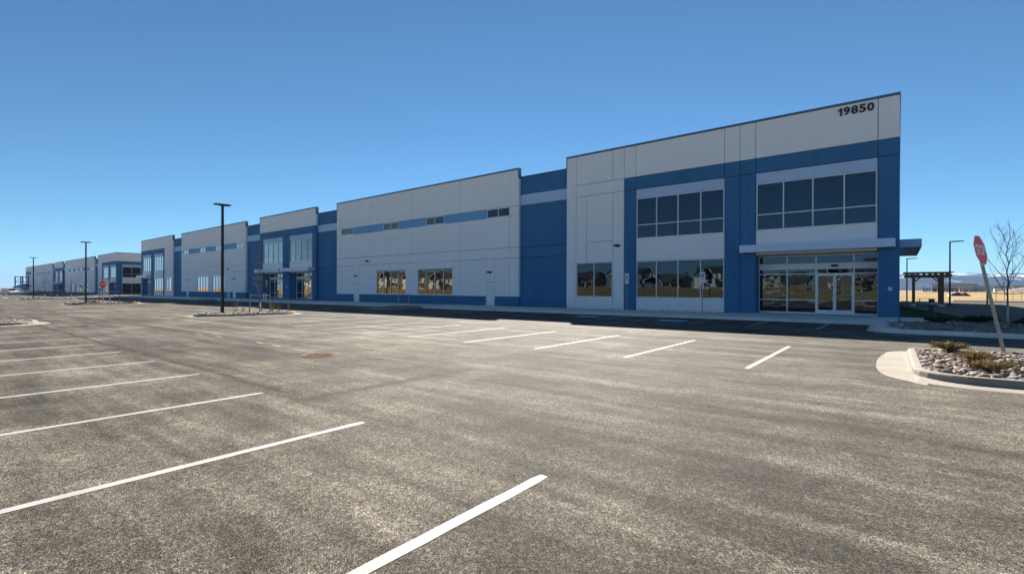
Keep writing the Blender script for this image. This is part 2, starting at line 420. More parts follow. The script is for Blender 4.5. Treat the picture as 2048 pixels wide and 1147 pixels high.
# hatched access aisle and the two blue squares
stripe(-11.15, 25.0, 29.3); stripe(-13.8, 25.0, 29.5)
for k in range(6):
    mb = MB(); y = 25.1 + 0.75 * k
    mb.add([(-13.75, y + 0.6, gz(-13.75, y) + .003), (-13.75, y + 0.7, gz(-13.75, y) + .003), (-11.2, y + 0.1, gz(-11.2, y) + .003), (-11.2, y, gz(-11.2, y) + .003)], [(0, 3, 2, 1)])
    mb.build('aisle_hatch_line', M['stripe'], lot)
mb = MB(); mb.add([(-13.75, 25.0, gz(-13.75, 25)+.0045), (-13.75, 25.1, gz(-13.75, 25)+.0045), (-11.2, 25.1, gz(-11.2, 25)+.0045), (-11.2, 25.0, gz(-11.2, 25)+.0045)], [(0, 3, 2, 1)])
mb.build('aisle_hatch_line', M['stripe'], lot)
def access_symbol(x, y):
    z = gz(x, y)
    mb = MB(); mb.add([(x-.75, y-.75, z+.005), (x+.75, y-.75, z+.005), (x+.75, y+.75, z+.005), (x-.75, y+.75, z+.005)], [(0,1,2,3)])
    p = mb.build('blue_access_square', M['stripe_blue'], lot)
    mb = MB(); c = []
    for k in range(17):
        a = R(110 + 250 * k / 16); c.append((x + .34*math.cos(a) - .03, y + .34*math.sin(a) - .15, x + .25*math.cos(a) - .03, y + .25*math.sin(a) - .15))
    vs = []
    for q in c: vs += [(q[0], q[1], z+.009), (q[2], q[3], z+.009)]
    mb.add(vs, [(2*i+1, 2*i, 2*i+2, 2*i+3) for i in range(16)])
    def bar(x0, y0, x1, y1, w):
        d = Vector((x1-x0, y1-y0)).normalized(); n = Vector((-d.y, d.x)) * w / 2
        mb.add([(x+x0-n.x, y+y0-n.y, z+.0105), (x+x1-n.x, y+y1-n.y, z+.0105), (x+x1+n.x, y+y1+n.y, z+.0105), (x+x0+n.x, y+y0+n.y, z+.0105)], [(0,1,2,3)])
    bar(-.06, .36, -.02, -.08, .11); bar(-.02, -.06, .26, -.10, .09); bar(.26, -.08, .40, -.44, .09)
    mb.add([(x-.08+.085*math.cos(a*math.pi/4), y+.5+.085*math.sin(a*math.pi/4), z+.0105) for a in range(8)], [tuple(range(8))])
    mb.build('white_access_figure', M['stripe'], lot)
access_symbol(-9.75, 26.3); access_symbol(-15.4, 26.9)
# short paint dashes by the manhole and its cover
for (x, y, a) in ((-21.0, 7.03, 0.1), (-19.45, 7.13, 0.0), (-16.1, 7.1, -0.1), (-14.85, 7.04, 0.0), (-13.3, 6.95, 0.1)):
    mb = MB(); d = Vector((math.cos(a), math.sin(a))) * 0.28; n = Vector((-d.y, d.x)).normalized() * 0.025; z = gz(x, y) + .004
    mb.add([(x-d.x-n.x, y-d.y-n.y, z), (x+d.x-n.x, y+d.y-n.y, z), (x+d.x+n.x, y+d.y+n.y, z), (x-d.x+n.x, y-d.y+n.y, z)], [(0,1,2,3)])
    mb.build('paint_dash', M['stripe_dull'], lot)
man = thing('manhole_cover', 'round rusty iron manhole cover set in the asphalt', 'manhole cover', (-11.78, 6.72, gz(-11.78)))
mb = MB(); ring = [(math.cos(2*math.pi*k/28), math.sin(2*math.pi*k/28)) for k in range(28)]
vs = []
for r_, z_ in ((0.45, .002), (0.44, .014), (0.40, .014), (0.395, .004)): vs += [(c*r_, s*r_, z_) for c, s in ring]
mb.add(vs, [(j*28+k, j*28+(k+1) % 28, (j+1)*28+(k+1) % 28, (j+1)*28+k) for j in range(3) for k in range(28)])
mb.build('rim', M['rust'], man)
mb = MB(); mb.prism([(c*.385, s*.385) for c, s in ring], .002, .016)
for i in range(-3, 4):
    for j in range(-3, 4):
        if i*i + j*j < 11: mb.box(i*.1-.032, i*.1+.032, j*.1-.032, j*.1+.032, .017, .025)
mb.build('lid', M['rust'], man)
# loose grit swept over the lot
mb = MB()
for k in range(170):
    x, y = random.uniform(-14, 4), random.uniform(1.2, 12); r_ = random.choice((.004, .006, .008, .010)) * random.uniform(.7, 1.3); a = random.uniform(0, 6.3); z = gz(x, y)
    mb.add([(x + r_*1.4*math.cos(a + q*2.09), y + r_*math.sin(a + q*2.09), z) for q in range(3)] + [(x, y, z + r_)], [(0,1,3), (1,2,3), (2,0,3)])
gr = mb.build('loose_grit', None, lot); gr['kind'] = 'stuff'

# ------------------------------------------------------------------ kerbs and islands
def rounded(poly, r, seg=7):
    """Polygon (CCW) with every corner given its own radius."""
    out = []; n = len(poly)
    for i in range(n):
        p0, p1, p2 = Vector(poly[i-1][:2]), Vector(poly[i][:2]), Vector(poly[(i+1) % n][:2])
        rr = poly[i][2] if len(poly[i]) > 2 else r
        a, b = (p0 - p1).normalized(), (p2 - p1).normalized()
        ang = a.angle(b); t = rr / math.tan(ang / 2)
        s, e = p1 + a * t, p1 + b * t
        c = p1 + (a + b).normalized() * (rr / math.sin(ang / 2))
        a0 = math.atan2(s.y - c.y, s.x - c.x); a1 = math.atan2(e.y - c.y, e.x - c.x)
        d = (a1 - a0 + math.pi) % (2*math.pi) - math.pi
        for k in range(seg + 1):
            an = a0 + d * k / seg; out.append(Vector((c.x + rr*math.cos(an), c.y + rr*math.sin(an))))
    return out
def resample(pts, closed=True, step=0.5):
    out = []; n = len(pts)
    for i in range(n if closed else n - 1):
        a, b = pts[i], pts[(i+1) % n]; L = (b - a).length
        if L < 1e-5: continue
        k = max(1, int(L / step)); out += [a.lerp(b, j / k) for j in range(k)]
    if not closed: out.append(pts[-1])
    return out
PROFILE = [(0.44, 0.006), (0.02, 0.022), (0.0, 0.03), (-0.022, 0.125), (-0.045, 0.148), (-0.075, 0.155), (-0.165, 0.152), (-0.185, 0.13), (-0.185, -0.03), (0.44, -0.03)]
def kerb(pts, parent, closed=True, run=3.0, prof=PROFILE, name='kerb_stone', mat='gutter', z0=0.0, outward=1):
    """Kerb and gutter swept along pts (CCW, outward to the right of travel) in separate lengths."""
    n = len(pts); nor = []
    for i in range(n):
        a = pts[(i-1) % n] if closed or i > 0 else pts[i]; b = pts[(i+1) % n] if closed or i < n-1 else pts[i]
        t = (b - a).normalized(); nor.append(Vector((t.y, -t.x)) * outward)
    idx = list(range(n)) + ([0] if closed else [])
    runs = []; cur = [idx[0]]; acc = 0
    for a, b in zip(idx, idx[1:]):
        acc += (pts[b] - pts[a]).length; cur.append(b)
        if acc >= run: runs.append(cur); cur = [b]; acc = 0
    if len(cur) > 1: runs.append(cur)
    for rn in runs:
        mb = MB(); vs = []; m = len(prof)
        for q, i in enumerate(rn):
            p = pts[i]
            if q == 0: p = p.lerp(pts[rn[1]], min(0.4, .006 / max(1e-4, (pts[rn[1]] - p).length)))
            if q == len(rn) - 1: p = p.lerp(pts[rn[-2]], min(0.4, .006 / max(1e-4, (pts[rn[-2]] - p).length)))
            for o, z in prof:
                x, y = p.x + nor[i].x * o, p.y + nor[i].y * o
                vs.append((x, y, gz(x, y) + z + z0))
        fs = [(q*m+j+1, q*m+j, (q+1)*m+j, (q+1)*m+j+1) for q in range(len(rn)-1) for j in range(m-1)]
        if outward < 0: fs = [tuple(reversed(f)) for f in fs]
        fs += [tuple(range(m)), tuple(range((len(rn)-1)*m + m - 1, (len(rn)-1)*m - 1, -1))]
        mb.add(vs, fs); mb.build(name, M[mat], parent)
def inside(pts, x, y):
    c = False; n = len(pts)
    for i in range(n):
        a, b = pts[i], pts[(i+1) % n]
        if (a.y > y) != (b.y > y) and x < (b.x - a.x) * (y - a.y) / (b.y - a.y) + a.x: c = not c
    return c
def edge_dist(pts, x, y):
    p = Vector((x, y)); d = 9e9; n = len(pts)
    for i in range(n):
        a, b = pts[i], pts[(i+1) % n]; ab = b - a; L = ab.length_squared
        if L < 1e-9: continue
        t = max(0, min(1, (p - a).dot(ab) / L)); d = min(d, (a + ab * t - p).length)
    return d
gr.data.materials.append(M['rock'])
ROCKS = []
for k in range(9):
    bm = bmesh.new(); bmesh.ops.create_icosphere(bm, subdivisions=2, radius=1.0)
    sx, sy, sz = random.uniform(.85, 1.45), random.uniform(.5, .85), random.uniform(.32, .62)
    off = Vector((k * 7.3, k * 3.1, 0))
    for v in bm.verts:
        d = 1 + 0.34 * noise.noise(v.co * 1.2 + off) + 0.20 * noise.noise(v.co * 2.8 + off)
        v.co = Vector((v.co.x * sx, v.co.y * sy, v.co.z * sz)) * d
    me = bpy.data.meshes.new('rock'); bm.to_mesh(me); bm.free(); me.materials.append(M['rock'])
    for p in me.polygons: p.use_smooth = True
    ROCKS.append(me)
LOWROCKS = []
for k in range(6):
    bm = bmesh.new(); bmesh.ops.create_icosphere(bm, subdivisions=1, radius=1.0)
    for v in bm.verts:
        d = random.uniform(.8, 1.2); v.co = Vector((v.co.x * 1.1 * d, v.co.y * .75 * d, v.co.z * .5 * d))
    LOWROCKS.append(([v.co.copy() for v in bm.verts], [tuple(v.index for v in f.verts) for f in bm.faces])); bm.free()
def cobble_mass(name, spots, parent):
    mb = MB()
    for (x, y, z, s) in spots:
        vs, fs = random.choice(LOWROCKS); m = Matrix.Rotation(random.uniform(0, 6.3), 3, 'Z') @ Matrix.Rotation(random.uniform(-.4, .4), 3, 'X')
        mb.add([(m @ v) * s + Vector((x, y, z)) for v in vs], fs)
    o = mb.build(name, M['rock'], parent, smooth=True); o['kind'] = 'stuff'; return o
def scatter(pts, n, rmin, rmax, margin, gap=0.8):
    xs = [p.x for p in pts]; ys = [p.y for p in pts]; out = []; grid = {}; cell = rmax * 2
    tries = 0
    while len(out) < n and tries < n * 30:
        tries += 1
        x, y = random.uniform(min(xs), max(xs)), random.uniform(min(ys), max(ys))
        if not inside(pts, x, y) or edge_dist(pts, x, y) < margin: continue
        r = random.uniform(rmin, rmax); gx, gy = int(x // cell), int(y // cell); ok = True
        for i in (-1, 0, 1):
            for j in (-1, 0, 1):
                for (a, b, c) in grid.get((gx+i, gy+j), ()):
                    if (a-x)**2 + (b-y)**2 < ((c + r) * gap)**2: ok = False
        if ok: grid.setdefault((gx, gy), []).append((x, y, r)); out.append((x, y, r))
    return out
def island(name, poly, label, r=0.7, fill='soil', n_rocks=0, rr=(.05, .10), parts=0, kerb_run=3.0, kmat='gutter'):
    pts = resample(rounded(poly, r), True, 0.45)
    mb = MB(); inner = []
    n = len(pts)
    for i in range(n):
        t = (pts[(i+1) % n] - pts[i-1]).normalized(); q = pts[i] - Vector((t.y, -t.x)) * 0.17; inner.append(q)
    mb.add([(q.x, q.y, gz(q.x, q.y) + 0.115) for q in inner], [tuple(range(n))])
    o = mb.build(name, M[fill]); tag(o, label, None, None, 'structure')
    kerb(pts, o, True, kerb_run, mat=kmat)
    if n_rocks:
        sp = scatter(pts, n_rocks, rr[0], rr[1], 0.21, 0.70)
        sp.sort(key=lambda s: s[0]**2 + s[1]**2)
        for (x, y, s) in sp[:parts]:
            link('rock', random.choice(ROCKS), o, (x, y, gz(x, y) + .115 + s * .30), (random.uniform(-.3, .3), random.uniform(-.3, .3), random.uniform(0, 6.3)), (s, s, s))
        rest = [(x, y, gz(x, y) + .125 + s * .2, s) for (x, y, s) in sp[parts:]]
        rest += [(x, y, gz(x, y) + .115, s * .8) for (x, y, s) in scatter(pts, n_rocks, rr[0] * .6, rr[1] * .7, 0.21, 0.62)]
        cobble_mass('cobbles', rest, o)
    return o, pts

# rock-filled end island beside the leaning stop sign
isl_r, isl_r_pts = island('rock_island', [(0.22, 11.75, 0.9), (7.5, 12.3, 1.0), (7.8, 17.6, 1.0), (0.16, 16.95, 0.45)], 'kerbed end island filled with tan river rock', fill='soil', n_rocks=1900, rr=(.04, .115), parts=290, kerb_run=2.6)
# flat gutter pan filling the nose of that island
mb = MB(); outer = [Vector(q) for q in ((0.62, 11.30), (0.40, 11.38), (0.16, 11.56), (-0.08, 11.86), (-0.26, 12.35), (-0.37, 13.2), (-0.40, 14.3), (-0.37, 15.3), (-0.27, 16.2), (-0.10, 16.8), (0.12, 17.15), (0.35, 17.25))]
arc = []
for i in range(1, len(outer) - 2):
    p0, p1, p2, p3 = outer[i-1:i+3]
    for q in range(5):
        t = q / 5; arc.append(0.5 * ((2*p1) + (p2 - p0)*t + (2*p0 - 5*p1 + 4*p2 - p3)*t*t + (3*p1 - p0 - 3*p2 + p3)*t*t*t))
nose = [(p.x, p.y) for p in arc] + [(0.25, 17.0), (0.185, 16.2), (0.215, 12.7), (0.33, 12.1), (0.47, 11.8)]
mb.add([(x, y, (0.002 if i < 5 else 0.013) if i < len(arc) else (0.034 if i < len(nose) - 1 else 0.012)) for i, (x, y) in enumerate(nose)] + [(x, y, -0.02) for x, y in nose], [tuple(range(len(nose)))] + [(i, len(nose)+i, len(nose)+(i+1) % len(nose), (i+1) % len(nose)) for i in range(len(nose))])
mb.build('gutter_apron', M['gutter'], isl_r)
# islands with lamps
isl_2, _ = island('tree_island', [(-33.7, 11.5, 1.3), (-32.9, 17.6, 1.3), (-36.3, 17.6, 1.3), (-36.6, 11.5, 1.3)], 'kerbed rock island under the tall double lamp and staked tree', n_rocks=650, rr=(.07, .15))
isl_1, _ = island('small_rock_island', [(-33.1, -2.0, .8), (-33.1, 4.2, 1.3), (-36.2, 4.2, 1.3), (-36.2, -2.0, .8)], 'kerbed rock island ending the near stall row', n_rocks=500, rr=(.07, .15))
isl_3, _ = island('wall_island', [(-33.7, 25.4, 1.2), (-33.7, 29.3, .2), (-37.2, 29.3, .2), (-37.2, 25.4, 1.2)], 'kerbed rock island jutting from the walkway with bare staked saplings', n_rocks=320, rr=(.07, .15))
isl_4, _ = island('far_lamp_island', [(-74.4, 11.6, 1.3), (-74.4, 18.6, 1.3), (-78.5, 18.6, 1.3), (-78.5, 11.6, 1.3)], 'kerbed island with lamp and small round stop sign far along the lot', n_rocks=260, rr=(.1, .2))
isl_6, _ = island('farther_lamp_island', [(-119.6, 12.6, 1.5), (-119.6, 20.5, 1.5), (-126, 20.5, 1.5), (-126, 12.6, 1.5)], 'kerbed island with a row of white-railed saplings far along the lot', n_rocks=200, rr=(.12, .25))
isl_7, _ = island('distant_island', [(-80.5, 27.2, 1.0), (-80.5, 29.3, .2), (-84, 29.3, .2), (-84, 27.2, 1.0)], 'kerbed rock island before the paired entrances', n_rocks=120, rr=(.1, .2))
isl_9, _ = island('roadside_island', [(-150, 9.5, 1.5), (-150, 13.5, 1.5), (-182, 13.5, 1.5), (-182, 9.5, 1.5)], 'long low kerbed island near the parked vans', n_rocks=120, rr=(.15, .3))

# landscaped corner bed at the building end
CX = 0.05                                     # building corner
bed, bed_pts = island('corner_bed', [(-0.62, 24.35, 1.0), (20, 25.6, 1.0), (20, 33.0, .5), (2.2, 32.2, .3), (-0.62, 29.6, .3)], 'kerbed rock bed at the corner of the blue building', n_rocks=2200, rr=(.07, .15), parts=0, kmat='concrete')
mb = MB(); mb.prism([(-0.80, 29.4), (-0.80, 24.9), (-0.2, 24.7), (0.35, 25.4), (0.35, 29.4)], -0.02, 0.165); mb.build('kerb_ramp', M['concrete'], bed)
walk = MB().box(CX + .006, 2.2, 31.2, 35.3, 0.02, 0.160).build('walkway', M['concrete']); tag(walk, 'short concrete walk round the building corner', None, None, 'structure')

# sidewalk in front of the building: separate slabs and kerb lengths
FY = 34.9
sw = link('sidewalk', None); tag(sw, 'concrete walkway along the front of the building', None, None, 'structure')
x = 0.0; k = 0
while x > -141.4:
    x1 = max(-141.6, x - 3.0)
    entr = any(a > (x + x1) / 2 > b for a, b in ((0.1, -9.2), (-62, -79.6), (-132, -142)))
    yb = FY + 1.06 if entr else FY - 0.75
    mb = MB(); a, b = x - .006, x1 + .006
    for yy0, yy1 in ((29.52, yb),):
        mb.add([(b, yy0, gz(b, yy0) + .02), (a, yy0, gz(a, yy0) + .02), (a, yy1, gz(a, yy1) + .02), (b, yy1, gz(b, yy1) + .02),
                (b, yy0, gz(b, 32) + .153), (a, yy0, gz(a, 32) + .153), (a, yy1, gz(a, 32) + .165), (b, yy1, gz(b, 32) + .165)],
               [(3,2,1,0),(4,5,6,7),(0,1,5,4),(1,2,6,5),(2,3,7,6),(3,0,4,7)])
    mb.build('paving_slab', M['concrete'], sw)
    x = x1
kp = resample([Vector((-141.6, 29.5)), Vector((-0.8, 29.5))], False, 1.0)
kerb(kp, sw, False, 3.0, mat='concrete', prof=[(0.42, .006), (.02, .02), (0, .03), (-.012, .125), (-.014, .15), (-.014, -.03), (.42, -.03)])
spots = []
for (a, b) in ((-9.3, -61.8), (-79.8, -132)):
    for k in range(int((a - b) * (16 if a > -20 else 9))):
        x = random.uniform(b, a); y = random.uniform(FY - .72, FY - .06); spots.append((x, y, gz(x, 32) + .10 + random.uniform(0, .03), random.uniform(.05, .12)))
cobble_mass('foundation_cobbles', spots, sw)
MB().add([(-132, FY-.78, gz(-132, 32)+.09), (-9.2, FY-.78, gz(-9.2, 32)+.09), (-9.2, FY+.3, gz(-9.2, 32)+.09), (-132, FY+.3, gz(-132, 32)+.09)], [(0,1,2,3)]).build('soil_strip', M['soil'], sw)

# lawn and side parking beyond the corner
def lx(y): return 3.64 - (y - 33.6) * 0.1164
lawn = MB().add([(CX, 35.3, .10), (3.4, 35.3, .10), (lx(62), 62, .10), (CX, 62, .10)], [(0,1,2,3)]).build('lawn', M['lawnbase']); tag(lawn, 'shaded green lawn along the end wall', None, None, 'structure')
mb = MB()
for k in range(16000):
    y = 35.4 + (random.random() ** 1.6) * 26; x = random.uniform(CX + .05, max(CX + .1, lx(y) - .1)); h = random.uniform(.03, .07); a = random.uniform(0, 6.3); c, s = math.cos(a) * .006, math.sin(a) * .006
    mb.add([(x - c, y - s, .10), (x + c, y + s, .10), (x + random.uniform(-.03, .03), y + random.uniform(-.03, .03), .10 + h)], [(0,1,2)])
g = mb.build('grass', M['lawn'], lawn); g['kind'] = 'stuff'
kerb([Vector((lx(y), y)) for y in (62, 58, 54, 50, 46, 42, 38, 35, 33.2)], lawn, False, 4.0, [(0.02, .004), (0, .03), (-.02, .145), (-.05, .155), (-.16, .15), (-.17, -.03), (.02, -.03)], outward=-1)
for k in range(9):
    y = 37.6 + 2.85 * k
    MB().add([(lx(y) + .3, y - .06, .004), (lx(y) + 5.6, y - .06, .004), (lx(y) + 5.6, y + .06, .004), (lx(y) + .3, y + .06, .004)], [(0,1,2,3)]).build('parking_line', M['stripe'], side_lot)

# ------------------------------------------------------------------ the warehouse buildings
class Face:
    """A wall plane: u runs along it, d points out of it, z up."""
    def __init__(s, ox, oy, ux, uy, nx, ny, z=0.0, sign=1):
        s.o = (ox, oy); s.u = (ux, uy); s.n = (nx, ny); s.z = z
        s.flip = (ux * ny - uy * nx) < 0
    def P(s, u, d, z): return (s.o[0] + s.u[0]*u + s.n[0]*d, s.o[1] + s.u[1]*u + s.n[1]*d, s.z + z)
    def box(s, mb, u0, u1, d0, d1, z0, z1):
        if u0 > u1: u0, u1 = u1, u0
        vs = [s.P(u, d, z) for z in (z0, z1) for (u, d) in ((u0, d0), (u1, d0), (u1, d1), (u0, d1))]
        fs = [(3,2,1,0),(4,5,6,7),(0,1,5,4),(1,2,6,5),(2,3,7,6),(3,0,4,7)]
        if s.flip: fs = [tuple(reversed(f)) for f in fs]
        mb.add(vs, fs)
class Sub:
    """A stretch of a Face, optionally mirrored, so that one block design serves both ends."""
    def __init__(s, face, u0, width, mirror=False): s.f, s.u0, s.w, s.m = face, u0, width, mirror
    def t(s, u): return s.u0 + (s.w - u if s.m else u)
    def box(s, mb, a, b, d0, d1, z0, z1): s.f.box(mb, s.t(a), s.t(b), d0, d1, z0, z1)
    def P(s, u, d, z): return s.f.P(s.t(u), d, z)
GAP = 0.017
def panel(S, root, a, b, z0, z1, mat, d=0.0, th=0.3, ga=GAP):
    mb = MB(); S.box(mb, a + ga, b - ga, d - th, d, z0 + ga, z1 - ga); return mb.build('wall_panel', M[mat], root)
def window(S, root, a, b, z0, z1, mull=(), trans=(), d=-0.06, glass='glass', fw=0.065):
    w = link('window', None, root)
    mb = MB(); fd0, fd1 = d - .13, d - .012
    S.box(mb, a, b, fd0, fd1, z1 - fw, z1); S.box(mb, a, b, fd0, fd1, z0, z0 + fw)
    S.box(mb, a, a + fw, fd0, fd1 - .002, z0 + fw, z1 - fw); S.box(mb, b - fw, b, fd0, fd1 - .002, z0 + fw, z1 - fw)
    us = [a] + list(mull) + [b]; zs = [z0] + list(trans) + [z1]
    for u in mull: S.box(mb, u - .03, u + .03, fd0, fd1 - .004, z0 + fw, z1 - fw)
    for z in trans:
        for i in range(len(us) - 1): S.box(mb, us[i] + .031, us[i+1] - .031, fd0, fd1 - .006, z - .03, z + .03)
    mb.build('frame', M['alu'], w)
    for i in range(len(us) - 1):
        for j in range(len(zs) - 1):
            p = MB(); S.box(p, us[i] + .025, us[i+1] - .025, d - .105, d - .085, zs[j] + .025, zs[j+1] - .025); p.build('pane', M[glass], w)
    # sill
    p = MB(); S.box(p, a - .02, b + .02, d - .012, d + .035, z0 - .045, z0 - .004); p.build('sill', M['alu'], w)
    return w
def wall_light(S, root, u, z, d=0.0):
    l = link('wall_light', None, root)
    mb = MB(); S.box(mb, u - .16, u + .16, d + .002, d + .05, z - .09, z + .09); mb.build('back_plate', M['black'], l)
    mb = MB(); S.box(mb, u - .24, u + .24, d + .05, d + .28, z - .03, z + .08); mb.build('hood', M['black'], l)
def steel_door(S, root, a, b, z1, z0=0.1):
    w = link('steel_door', None, root)
    mb = MB(); S.box(mb, a, a + .05, -.12, .012, z0, z1); S.box(mb, b - .05, b, -.12, .012, z0, z1); S.box(mb, a + .05, b - .05, -.12, .011, z1 - .05, z1); mb.build('door_frame', M['door'], w)
    mb = MB(); S.box(mb, a + .055, b - .055, -.08, -.03, z0 + .01, z1 - .055); mb.build('leaf', M['door'], w)
    mb = MB(); S.box(mb, b - .17, b - .10, -.03, .03, z0 + .98, z0 + 1.06); mb.build('handle', M['galv'], w)
    for z in (.3, 1.1, 1.9):
        mb = MB(); S.box(mb, a + .045, a + .075, -.03, .0, z0 + z - .06, z0 + z + .06); mb.build('hinge', M['black'], w)
def canopy(S, root, a, b, z0=4.10, z1=4.57, p=1.0, mat='canopy'):
    c = link('canopy', None, root)
    mb = MB(); S.box(mb, a, b, p - .03, p, z0, z1); S.box(mb, a, a + .03, .004, p - .031, z0, z1); S.box(mb, b - .03, b, .004, p - .031, z0, z1); mb.build('fascia', M[mat], c)
    mb = MB(); S.box(mb, a + .031, b - .031, .004, p - .032, z0 + .03, z0 + .08); mb.build('underside', M[mat], c)
    mb = MB(); S.box(mb, a + .031, b - .031, .004, p - .032, z1 - .06, z1 - .02); mb.build('top_sheet', M[mat], c)
def storefront(S, root, a, b, d=-1.1, doors=True, base=.165):
    """Set-back glazed entrance with transoms, white header and a pair of glass doors."""
    w = link('storefront', None, root)
    L = b - a; m = [a, a + 1.18, a + 3.15, a + 4.76, b] if doors else [a, a + L*.25, a + L*.5, a + L*.75, b]
    mb = MB(); e0, e1 = d - .12, d
    for i, u in enumerate(m):
        hw = .035
        S.box(mb, max(a, u - hw), min(b, u + hw), e0, e1, base, 3.40 - .005); S.box(mb, max(a, u - hw), min(b, u + hw), e0, e1, 3.42, 3.92)
    S.box(mb, a, b, e0, e1 + .002, 3.86, 3.93)
    def rail(i, z, h=.03):
        S.box(mb, m[i] + .036, m[i+1] - .036, e0, e1 - .003, z - h, z + h)
    for i in range(4):
        rail(i, 2.71)
        if i != 1: rail(i, 1.05)
        if i != 1: rail(i, base + .05, .05)
    mb.build('frame', M['alu'], w)
    mb = MB(); S.box(mb, a, b, e0, e1 + .02, 3.0, 3.40); mb.build('header', M['white'], w)
    uc = (m[1] + m[2]) / 2
    mb = MB(); S.box(mb, uc - .18, uc + .18, d + .021, d + .14, 3.14, 3.27); mb.build('door_sensor', M['black'], w)
    def pane(i, z0, z1, name='pane'):
        p = MB(); S.box(p, m[i] + .03, m[i+1] - .03, d - .08, d - .06, z0, z1); p.build(name, M['glass_wavy'], w)
    for i in range(4):
        pane(i, 3.43, 3.87); pane(i, 2.74, 2.99)
        if i != 1: pane(i, 1.08, 2.68); pane(i, base + .1, 1.02)
    # door leaves
    for (q0, q1, hs) in ((m[1] + .04, uc - .006, 1), (uc + .006, m[2] - .04, -1)):
        mb = MB(); zt = 2.675
        S.box(mb, q0, q0 + .075, d - .07, d + .004, base + .01, zt); S.box(mb, q1 - .075, q1, d - .07, d + .004, base + .01, zt)
        S.box(mb, q0 + .075, q1 - .075, d - .07, d + .003, zt - .09, zt); S.box(mb, q0 + .075, q1 - .075, d - .07, d + .003, base + .01, base + .27)
        mb.build('door_leaf', M['alu'], w)
        p = MB(); S.box(p, q0 + .07, q1 - .07, d - .05, d - .03, base + .26, zt - .08); p.build('door_glass', M['glass_wavy'], w)
        uh = q1 - .04 if hs > 0 else q0 + .04
        h = MB(); h.tube([S.P(uh, d + .004, 1.02), S.P(uh - hs*.02, d + .07, 1.02), S.P(uh - hs*.05, d + .07, 1.15), S.P(uh - hs*.02, d + .07, 1.30), S.P(uh, d + .004, 1.30)], .013, 5); h.build('pull_handle', M['alu'], w)
    return w
TOPZ = 12.72
def coping(S, root, a, b, z0, z1=None, d=0.0, th=.36, ends=(True, True), drop=0.9):
    mb = MB(); z1 = z0 + .13
    S.box(mb, a - .025, b + .025, d - th, d + .035, z0, z1)
    for k, e in enumerate(ends):
        if e:
            u0, u1 = (a - .026, a + .05) if k == 0 else (b - .05, b + .026)
            S.box(mb, u0, u1, d - th, d + .033, z0 - drop, z0 - .002)
    mb.build('coping', M['coping'], root)
    mb = MB(); S.box(mb, a + .01, b - .01, d - th - .04, d - th + .02, z0 - 1.5, z0 - .004); mb.build('parapet_light_stop', M['soffit'], root)  # unseen strip added behind the parapet to stop light through panel joints
def bay(S, root, a, b, lower, base, glass='glass', lod=False):
    """Two-storey window bay between blue piers."""
    q = (b - a) / 4; mu = [a + q, a + 2*q, a + 3*q]
    panel(S, root, a, b, 8.65, 9.35, 'light', -.06)
    window(S, root, a + .03, b - .03, 5.56, 8.65, mu, [6.6], -.06, glass)
    if lower:
        panel(S, root, a, b, 3.86, 5.56, 'grey', -.06)
        window(S, root, a + .03, b - .03, 1.06, 3.86, mu, (), -.06)
        panel(S, root, a, b, base, 1.06, 'grey', -.06)
    else:
        panel(S, root, a, b, 3.98, 5.56, 'grey', -.06)
        mb = MB(); S.box(mb, a, b, -1.3, -.302, 3.945, 4.1); mb.build('soffit', M['soffit'], root)
        mb = MB(); S.box(mb, a - .3, a - .012, -1.25, -.302, base, 4.1); mb.build('jamb', M['navy'], root)
        mb = MB(); S.box(mb, b + .012, b + .3, -1.25, -.302, base, 4.1); mb.build('jamb', M['navy'], root)
        storefront(S, root, a, b)
        canopy(S, root, a - .8, b + .75)
def block_end(S, root, base=0.0):
    """End block: entrance bay, window bay, then a grey panelled part. u = 0 at the building corner."""
    for a, b in ((0, .99), (.99, 7.42), (7.42, 8.38), (8.38, 9.36), (9.36, 15.81), (15.81, 16.78)):
        panel(S, root, a, b, 10.32, TOPZ, 'grey'); panel(S, root, a, b, 9.35, 10.32, 'navy')
    for a, b in ((0, .99), (7.42, 8.38), (8.38, 9.36), (15.81, 16.78)): panel(S, root, a, b, base, 9.35, 'navy')
    bay(S, root, .99, 7.42, False, base); bay(S, root, 9.36, 15.81, True, base)
    panel(S, root, 16.78, 17.74, 10.32, TOPZ, 'grey'); panel(S, root, 17.74, 21.11, 10.32, TOPZ, 'grey')
    panel(S, root, 16.78, 21.11, 9.36, 10.32, 'grey'); panel(S, root, 16.78, 17.74, base, 9.36, 'grey')
    panel(S, root, 17.74, 20.12, 5.53, 9.36, 'grey'); panel(S, root, 20.12, 21.11, 3.88, 9.36, 'grey'); panel(S, root, 17.74, 20.12, 3.88, 5.53, 'grey')
    panel(S, root, 17.74, 20.12, base, 1.06, 'grey'); panel(S, root, 20.12, 21.11, base, 1.06, 'grey')
    window(S, root, 17.77, 21.08, 1.06, 3.88, [19.42], (), -.0)
    panel(S, root, 21.11, 22.04, base, TOPZ, 'grey')
    wall_light(S, root, 17.33, 5.12)
    coping(S, root, 0, 22.04, TOPZ, ends=(False, True))
def block_recess(S, root, base=0.0):
    d = -.35
    panel(S, root, -.34, S.w + .34, 10.31, 11.88, 'navy', d); panel(S, root, -.34, S.w + .34, 9.37, 10.31, 'light', d, ga=.003)
    panel(S, root, -.34, S.w + .34, 5.53, 9.37, 'navy', d); panel(S, root, -.34, S.w + .34, 4.56, 5.53, 'navy', d); panel(S, root, -.34, S.w + .34, base, 4.56, 'navy', d)
    coping(S, root, -.3, S.w + .3, 11.88, d=d, ends=(False, False))
